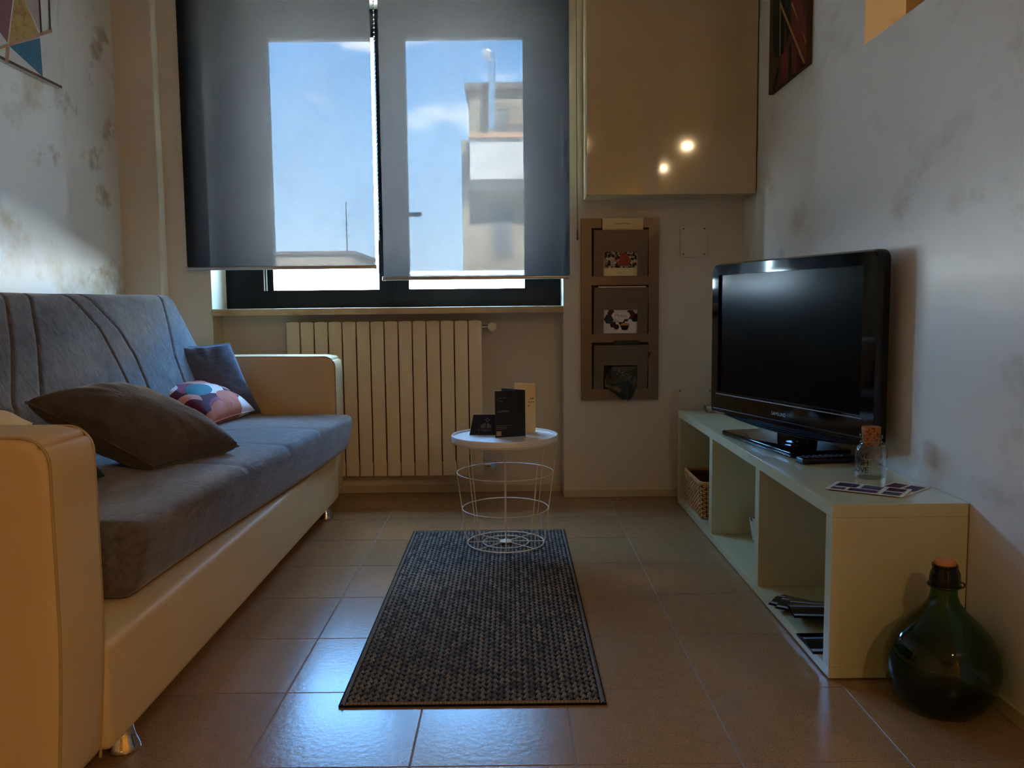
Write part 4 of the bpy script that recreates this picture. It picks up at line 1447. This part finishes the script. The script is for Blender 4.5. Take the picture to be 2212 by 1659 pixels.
pk = [(1.050, 1.262), (0.782, 0.998), (0.523, 0.731)]
obj('back_plate', MB().box(RKX0, RKX1, RY, 4.004, RKZ0, RKZ1), 'steel_shaded', rk)
obj('front_plate', plate_with_holes(RKX0, RKX1, RKZ0, RKZ1, RY - 0.012, RY - 0.010, [(0.380, 0.646, a, b + 0.012) for a, b in pk]), 'steel_brushed', rk)
obj('edge', MB().box(RKX0, RKX0 + 0.002, RY - 0.010, RY, RKZ0, RKZ1), 'steel_brushed', rk)
obj('edge', MB().box(RKX1 - 0.002, RKX1, RY - 0.010, RY, RKZ0, RKZ1), 'steel_brushed', rk)
for (a, b) in pk:
    # pocket flap: leans out from the bottom, with a square window in its lower half
    h_ = b - a
    px0, px1 = 0.388, 0.640
    hx0, hx1, hz1 = 0.435, 0.592, a + 0.113
    vs, fs = [], []
    yb = lambda z: RY - 0.013 - 0.030 * (z - a) / h_
    mb = MB()
    for (u0, u1, z0, z1) in ((px0, hx0, a, b), (hx1, px1, a, b), (hx0, hx1, hz1, b)):
        v8 = [(u0, yb(z0), z0), (u1, yb(z0), z0), (u1, yb(z0) + 0.0015, z0), (u0, yb(z0) + 0.0015, z0), (u0, yb(z1), z1), (u1, yb(z1), z1), (u1, yb(z1) + 0.0015, z1), (u0, yb(z1) + 0.0015, z1)]
        mb.add(v8, [(0, 3, 2, 1), (4, 5, 6, 7), (0, 1, 5, 4), (1, 2, 6, 5), (2, 3, 7, 6), (3, 0, 4, 7)])
    mb.box(px0, px1, RY - 0.0145, RY, a - 0.0015, a)
    obj('pocket', mb, 'steel_brushed', rk)


def rack_leaf(name, x0, x1, z0, z1, a, h_, m, label, cat='leaflet', extra=0.004):
    yb = lambda z: RY - 0.0095 - 0.026 * (z - a) / h_ + extra
    root = empty(name, ((x0 + x1) / 2, yb(z0), z0), label=label, cat=cat)
    v8 = [(x0, yb(z0), z0), (x1, yb(z0), z0), (x1, yb(z0) + 0.001, z0), (x0, yb(z0) + 0.001, z0), (x0, yb(z1), z1), (x1, yb(z1), z1), (x1, yb(z1) + 0.001, z1), (x0, yb(z1) + 0.001, z1)]
    s_ = obj('sheet', MB().add(v8, [(0, 3, 2, 1), (4, 5, 6, 7), (0, 1, 5, 4), (1, 2, 6, 5), (2, 3, 7, 6), (3, 0, 4, 7)]), m, root)
    ey = Vector((0, yb(z1) - yb(z0), z1 - z0)).normalized()
    ez = Vector((1, 0, 0)).cross(ey)

    def put(nm, mb, mm, x, z, lift=0.0008):
        o_ = Vector((x, yb(z), z)) + ez * lift
        return obj(nm, xform(mb, basis(o_, (1, 0, 0), ey, ez)), mm, s_)
    return root, put


def poly_mb(pts):
    return MB().add([(p[0], p[1], 0) for p in pts], [tuple(range(len(pts)))])


def hexa(cx, cy, r, sq=1.0):
    return poly_mb([(cx + r * math.cos(math.pi / 3 * i), cy + sq * r * math.sin(math.pi / 3 * i)) for i in range(6)])


_, put = rack_leaf('leaflet', 0.428, 0.616, 1.052, 1.316, 1.050, 0.212, 'cream_paper', 'cream leaflet with a food photo in the top pocket of the steel rack')
put('lettering', text_mb('Il Sapore di Molise', 0.010), 'ink', 0.522, 1.291)
put('lettering', text_mb('tradizioni e sapori', 0.007), 'ink', 0.522, 1.266)
put('lettering', text_mb('ristorante', 0.007), 'ink', 0.513, 1.066)
put('food_photo', poly_mb([(-0.075, 0), (0.075, 0), (0.075, 0.073), (-0.075, 0.073)]), 'food_photo', 0.514, 1.090)
put('photo_accent', poly_mb([(-0.02, 0.01), (0.03, 0.004), (0.045, 0.03), (0.02, 0.066), (-0.005, 0.062)]), 'ink_red', 0.520, 1.092, 0.0012)
_, put = rack_leaf('leaflet', 0.408, 0.630, 0.784, 1.004, 0.782, 0.216, 'white_paper', 'white leaflet with plum hexagons and a bowl in the middle rack pocket')
for (hx_, hz_, r_, m_) in ((0.460, 0.852, 0.024, 'ink_teal'), (0.498, 0.848, 0.014, 'ink_pink'), (0.560, 0.872, 0.024, 'ink_plum'), (0.583, 0.858, 0.022, 'ink'), (0.470, 0.880, 0.018, 'ink_plum'),
                          (0.480, 0.826, 0.016, 'ink_plum'), (0.496, 0.815, 0.014, 'ink_plum'), (0.520, 0.836, 0.016, 'ink_wine'), (0.540, 0.852, 0.014, 'ink_wine')):
    put('hexagon', hexa(0, 0, r_), m_, hx_, hz_, 0.0008 + r_ * 0.01)
for (dx, dz) in ((-0.026, 0.0), (0, 0.008), (0.026, 0.0), (0, -0.014)):
    put('title_hexagon', hexa(0, 0, 0.019), 'white_paper', 0.516 + dx, 0.868 + dz, 0.0014)
put('lettering', text_mb('Molise', 0.022), 'ink_gold', 0.516, 0.868, 0.0018)
put('bowl', poly_mb([(-0.020, 0.0), (0.022, 0.0), (0.014, -0.022), (-0.010, -0.022)]), 'ink', 0.533, 0.822, 0.0016)
put('bowl_food', poly_mb([(-0.022, 0), (0.026, 0), (0.020, 0.010), (-0.004, 0.013), (-0.018, 0.006)]), 'ink_orange', 0.534, 0.822, 0.0018)
_, put = rack_leaf('leaflet', 0.479, 0.599, 0.525, 0.752, 0.523, 0.208, 'leaf_green', 'dark green leaflet peeking above the bottom pocket of the steel rack', extra=0.006)
# crumpled brochure pushed out through the window of the bottom pocket
cb = empty('crumpled_brochure', (0.514, 3.965, 0.475), label='crumpled dark green brochure poking out of the bottom rack pocket', cat='brochure')
out = [(0.475, 0.628), (0.588, 0.630), (0.590, 0.560), (0.575, 0.500), (0.560, 0.478), (0.546, 0.470), (0.535, 0.478), (0.524, 0.472), (0.502, 0.492), (0.466, 0.518), (0.440, 0.536), (0.438, 0.575), (0.452, 0.600)]
vs, fs = [], []
cx_, cz_ = 0.515, 0.560
vs.append((cx_, 3.940, cz_))
for k, sc in enumerate((0.45, 0.75, 1.0)):
    for i, (x, z) in enumerate(out):
        xx, zz = cx_ + (x - cx_) * sc, cz_ + (z - cz_) * sc
        vs.append((xx, 3.944 + 0.012 * sc * sc * (1 if zz > cz_ else 0.3) + 0.006 * mnoise.noise(Vector((xx * 40, zz * 40, 2))), zz))
m_ = len(out)
for i in range(m_):
    fs.append((0, 1 + (i + 1) % m_, 1 + i))
    for k in range(2):
        fs.append((1 + k * m_ + i, 1 + k * m_ + (i + 1) % m_, 1 + (k + 1) * m_ + (i + 1) % m_, 1 + (k + 1) * m_ + i))
b_ = len(vs)
vs += [(p[0], p[1] + 0.0012, p[2]) for p in vs]
fs += [tuple(b_ + i for i in reversed(f)) for f in fs[:]]
fs += [(1 + 2 * m_ + i, 1 + 2 * m_ + (i + 1) % m_, b_ + 1 + 2 * m_ + (i + 1) % m_, b_ + 1 + 2 * m_ + i) for i in range(m_)]
cs_ = obj('sheet', MB().add(vs, fs), 'leaf_green', cb)
tm = text_mb('MOLI', 0.040)
a = -0.48
obj('lettering', xform(tm, basis((0.535, 3.9345, 0.585), (math.cos(a), 0, math.sin(a)), (-math.sin(a), 0, math.cos(a)), (0, -1, 0))), 'ink_grey', cs_)
obj('folded_corner', MB().add([(0.641, 3.962, 0.70), (0.656, 3.960, 0.692), (0.650, 3.962, 0.678), (0.641, 3.964, 0.655)], [(0, 3, 2, 1)]), 'leaf_green', cb)


# junction cover plates
def cover(x0, x1, z0, z1, label):
    r = empty('cover_plate', ((x0 + x1) / 2, 4.003, z0), label=label, cat='wall plate', group='blank junction cover plates')
    p_ = obj('plate', MB().rbox((x1 - x0) / 2, 0.006, (z1 - z0) / 2, 0.002, 3, (1, 1, 1), c=((x0 + x1) / 2, 4.003, (z0 + z1) / 2)), 'wall_cream', r, smooth=True)
    for x in (x0 + 0.014, x1 - 0.014):
        for z in (z0 + 0.014, z1 - 0.014):
            obj('screw', MB().tube([(x, 3.998, z), (x, 3.9955, z)], [0.0045, 0.0040], 10), 'screw', p_)


cover(0.797, 0.922, 1.137, 1.282, 'blank square cover plate on the wall between rack and television')
cover(0.785, 0.957, 0.40, 0.522, 'blank wide cover plate low on the wall behind the glass dish')

# pictures
pl = empty('canvas_picture', (XL + 0.01, 3.0, 1.79), label='geometric canvas picture with gold and blue triangles on the left wall', cat='picture')
PY0, PY1, PZ0, PZ1, PXF = 2.55, 3.432, 1.788, 2.50, XL + 0.022
cvl = obj('canvas', MB().box(XL + 0.001, PXF, PY0, PY1, PZ0, PZ1), 'canvas_white', pl)


def paint_left(pts, m, lift=0.0008):
    mb = MB().add([(PXF + lift, y, z) for (y, z) in pts], [tuple(range(len(pts)))])
    obj('painted_shape', mb, m, cvl)


paint_left([(PY0, PZ0), (PY1, PZ0), (PY1, PZ0 + 0.010), (PY0, PZ0 + 0.010)], 'paint_brown')
PLEFT = []


def px_left(u, v):
    """photo pixel to the plane of the left canvas (y, z), used while laying out the design"""
    dx, dz_ = (u - 1106) / FPX, -(v - 829.5) / FPX
    d_ = rt2 * dx + up2 * dz_ + fw
    t = PXF / d_.x
    return (d_.y * t, CAM_H + d_.z * t)


for pts, m in (([(20, 100), (86, 82), (92, 166)], 'paint_blue'), ([(18, 98), (30, 0), (52, 0), (86, 78)], 'paint_gold'), ([(-60, -10), (28, -10), (16, 92)], 'paint_mauve'),
               ([(52, 0), (84, 0), (88, 74)], 'paint_pinkgrey'), ([(82, -10), (86, -10), (91, 74), (87, 74)], 'paint_brown'), ([(103, -10), (107, -10), (110, 66), (106, 66)], 'paint_brown'),
               ([(-10, 103), (-10, 109), (112, 70), (112, 62)], 'paint_tan'), ([(12, 102), (20, 102), (18, 138), (10, 134)], 'paint_tan')):
    paint_left([px_left(*p) for p in pts], m, 0.0008 if m != 'paint_tan' else 0.0012)

for pts, m in (([(2.60, 1.85), (2.98, 1.90), (2.72, 2.20)], 'paint_mauve'), ([(2.72, 2.20), (2.98, 1.90), (3.05, 2.34)], 'paint_pinkgrey'), ([(2.58, 2.25), (2.72, 2.20), (2.86, 2.46), (2.60, 2.46)], 'paint_blue'),
               ([(2.74, 2.22), (3.05, 2.36), (2.90, 2.46)], 'paint_gold'), ([(3.10, 2.20), (3.38, 2.24), (3.30, 2.46), (3.08, 2.44)], 'paint_mauve')):
    paint_left(pts, m, 0.0006)

pr_ = empty('canvas_picture', (XR - 0.01, 3.37, 1.775), label='abstract canvas picture of red, black and ochre strokes on the right wall', cat='picture')
QY0, QY1, QZ0, QZ1, QXF = 3.142, 3.592, 1.775, 2.62, XR - 0.020
cvr = obj('canvas', MB().box(QXF, XR - 0.001, QY0, QY1, QZ0, QZ1), 'canvas_brown', pr_)


def px_right(u, v):
    dx, dz_ = (u - 1106) / FPX, -(v - 829.5) / FPX
    d_ = rt2 * dx + up2 * dz_ + fw
    t = QXF / d_.x
    return (min(QY1, max(QY0, d_.y * t)), max(QZ0, min(QZ1, CAM_H + d_.z * t)))


Zs = lambda x, y: (1660 + x / 7.9, y / 7.9)
for k, (pts, m) in enumerate((([(80, -300), (210, -300), (200, 500), (190, 1000), (100, 970), (75, 500)], 'paint_forest'),
                              ([(215, -200), (290, -200), (275, 500), (260, 940), (215, 940)], 'paint_black'),
                              ([(290, -200), (350, -100), (395, 200), (385, 500), (320, 740), (290, 500)], 'paint_forest'),
                              ([(390, -100), (560, -100), (720, 480), (740, 900), (620, 1010), (560, 900), (400, 600)], 'paint_red'),
                              ([(640, 300), (750, 320), (750, 640), (660, 620)], 'paint_darkred'),
                              ([(230, 950), (340, 760), (370, 1000), (330, 1420), (230, 1440)], 'paint_red'),
                              ([(345, 800), (400, 700), (400, 1300), (345, 1380)], 'paint_forest'),
                              ([(400, 740), (480, 800), (480, 1240), (400, 1290)], 'paint_red'),
                              ([(485, 900), (580, 1000), (640, 1130), (485, 1240)], 'paint_darkred'),
                              ([(190, 60), (220, 40), (640, 1080), (600, 1080)], 'paint_ochre'),
                              ([(390, 60), (420, 40), (720, 720), (650, 700)], 'paint_ochre'),
                              ([(205, 0), (218, 0), (212, 960), (198, 960)], 'paint_tan'),
                              ([(75, 1570), (110, 1580), (195, 1150), (170, 1150)], 'paint_black'),
                              ([(70, 1600), (160, 1590), (740, 1090), (735, 1050)], 'paint_black'),
                              ([(735, -200), (760, -200), (755, 1060), (730, 1060)], 'paint_brown'))):
    pp = [px_right(*Zs(*p)) for p in pts]
    obj('painted_shape', MB().add([(QXF - 0.0006 - 0.00012 * k, y, z) for (y, z) in pp], [tuple(range(len(pp)))]), m, cvr)

# ------------------------------------------------------------------ ceiling downlights of the open kitchen
first = None
for i, (x, y, lab) in enumerate(((2.00, -2.10, 'recessed warm ceiling spotlight of the kitchen, the one nearer the window'), (2.00, -3.63, 'recessed warm ceiling spotlight at the back of the kitchen'),
                                 (0.78, -1.90, 'recessed warm ceiling spotlight at the corner of the partition wall'), (1.95, 1.70, 'recessed warm ceiling spotlight behind the wall opening'))):
    r = empty('ceiling_spotlight', (x, y, CEIL - 0.012), label=lab, cat='spotlight')
    obj('bezel_ring', MB().lathe([(0.040, 0.0), (0.055, 0.0), (0.056, 0.006), (0.050, 0.0115), (0.040, 0.0115)], 28, closed=True), 'grey_metal', r, smooth=True, world=False)
    obj('lamp_glass', MB().lathe([(0.0001, 0.006), (0.039, 0.006), (0.039, 0.010), (0.0001, 0.010)], 24), 'lamp_glow', r, smooth=True, world=False)
    li = bpy.data.lights.new('spot_lamp', 'AREA')
    li.shape = 'DISK'
    li.size = 0.075
    li.energy = LAMP * (1.0, 1.0, 0.68, 0.26)[i]
    li.color = (1.0, 0.71, 0.40) if i < 3 else (1.0, 0.58, 0.22)
    lo = bpy.data.objects.new('spot_lamp', li)
    COL.objects.link(lo)
    lo.parent = r
    lo.location = (0, 0, 0.003)

# ------------------------------------------------------------------ outside
struct(obj('ground', MB().box(-150, 150, 4.6, 260, -9.2, -9.0), 'ground_far'))
# neighbouring roof terrace with a sunlit white parapet
te = empty('roof_terrace', (-1.0, 12.0, -9), label='sunlit white roof parapet just below the blinds', cat='terrace')
obj('parapet', MB().box(-9.0, 9.0, 12.0, 12.3, -9.0, 1.36), 'stucco_white', te)
obj('coping', MB().box(-9.0, 9.0, 11.9, 12.4, 1.36, 1.42), 'stucco_white', te)
obj('roof_slab', MB().box(-9.0, 9.0, 12.4, 18.0, -9.0, 0.6), 'stucco_white', te)
# tall house opposite with attic, ledge, balcony
bd = empty('apartment_house', (3.5, 22.0, -9), label='grey apartment house opposite with an attic storey and balcony', cat='building')
K = 1.0


def bpart(nm, x0, x1, y0, y1, z0, z1, m, parent=None):
    return obj(nm, MB().box(x0, x1, y0, y1, z0, z1), m, parent or bd)


bpart('wall', -0.93, 9.0, 20.4, 28.0, -9.0, 3.80, 'stucco')
bpart('attic_wall', -0.93, 9.0, 20.4, 28.0, 3.80, 5.95, 'stucco')
bpart('roof', -1.02, 9.2, 20.2, 28.2, 5.95, 6.10, 'roof_slate')
bpart('side_pier', -1.10, -0.93, 20.0, 28.0, -9.0, 4.75, 'stucco')
bal = bpart('balcony', -0.88, 9.0, 19.4, 20.4, 3.78, 4.68, 'stucco_pale')
bpart('balcony_ledge', -0.90, 9.0, 19.3, 20.4, 4.68, 4.78, 'stucco_tan', bal)
bpart('cornice', -0.92, 9.0, 20.2, 20.4, 3.62, 3.78, 'stucco_pale')
for (x0, x1, z0, z1) in ((-0.38, 0.05, 2.15, 3.32), (-0.20, 0.02, 4.80, 5.55), (0.12, 0.9, 4.78, 5.2), (1.4, 2.0, 2.15, 3.32), (3.0, 3.6, 2.15, 3.32)):
    wn = bpart('window_surround', x0 - 0.04, x1 + 0.04, 20.36, 20.40, z0 - 0.04, z1 + 0.04, 'stucco_tan' if z0 > 4.77 and x0 > 0.1 else 'stucco')
    bpart('pane', x0, x1, 20.34, 20.36, z0, z1, 'far_glass', wn)
# flue on the house roof
fl2 = empty('chimney_flue', (-0.37, 19.9, 5.1), label='shiny steel chimney flue with a bent cowl on the house roof', cat='chimney')
obj('flue_pipe', MB().tube([(-0.37, 19.95, 4.98), (-0.37, 19.95, 6.55)], 0.085, 16), 'chrome', fl2, smooth=True)
obj('cowl', MB().tube([(-0.37, 19.95, 6.5), (-0.38, 19.95, 6.64), (-0.46, 19.95, 6.72), (-0.58, 19.95, 6.66)], [0.095, 0.11, 0.12, 0.15], 16), 'chrome', fl2, smooth=True)
for z in (5.3, 6.0):
    obj('clamp', MB().tube([(-0.37, 19.95, z), (-0.37, 19.95, z + 0.04)], 0.095, 16), 'grey_metal', fl2, smooth=True)
# far skyline
for (x0, x1, y, z1, m, lab) in ((-13.9, -9.2, 50.0, 4.05, 'stucco', 'low pale grey building far off seen through the sofa-side blind'),
                                (-17.2, -15.0, 56.0, 3.6, 'stucco_tan', 'far tan building at the left end of the skyline'),):
    r = empty('distant_building', ((x0 + x1) / 2, y, -9), label=lab, cat='building', group='distant skyline buildings')
    obj('wall', MB().box(x0, x1, y, y + 8, -9, z1), m, r)
    obj('roof_edge', MB().box(x0 - 0.15, x1 + 0.15, y - 0.15, y + 8.1, z1, z1 + 0.2), 'roof_slate', r)
    for k in range(3):
        xx = x0 + (x1 - x0) * (0.2 + 0.3 * k)
        obj('window', MB().box(xx, xx + 0.5, y - 0.05, y, z1 - 1.6, z1 - 0.7), 'far_glass', r)
an = empty('roof_antenna', (-9.5, 50.5, 4.2), label='thin roof antenna on the far grey building', cat='antenna')
obj('mast', MB().tube([(-9.6, 50.5, 4.1), (-9.6, 50.5, 7.1)], 0.03, 6), 'black_plastic', an)
for z in (5.2, 5.8, 6.4):
    obj('crossbar', MB().tube([(-9.85, 50.5, z), (-9.35, 50.5, z)], 0.02, 5), 'black_plastic', an)
hl = MB()
vs, fs = [], []
for i in range(41):
    x = -60 + 3 * i
    z = 3.2 + 1.5 * mnoise.noise(Vector((i * 0.25, 3, 0)))
    vs += [(x, 120, -9), (x, 123, z), (x, 140, -9)]
for i in range(40):
    a = i * 3
    fs += [(a, a + 3, a + 4, a + 1), (a + 1, a + 4, a + 5, a + 2)]
struct(obj('hills', hl.add(vs, fs), 'foliage_far', smooth=True))
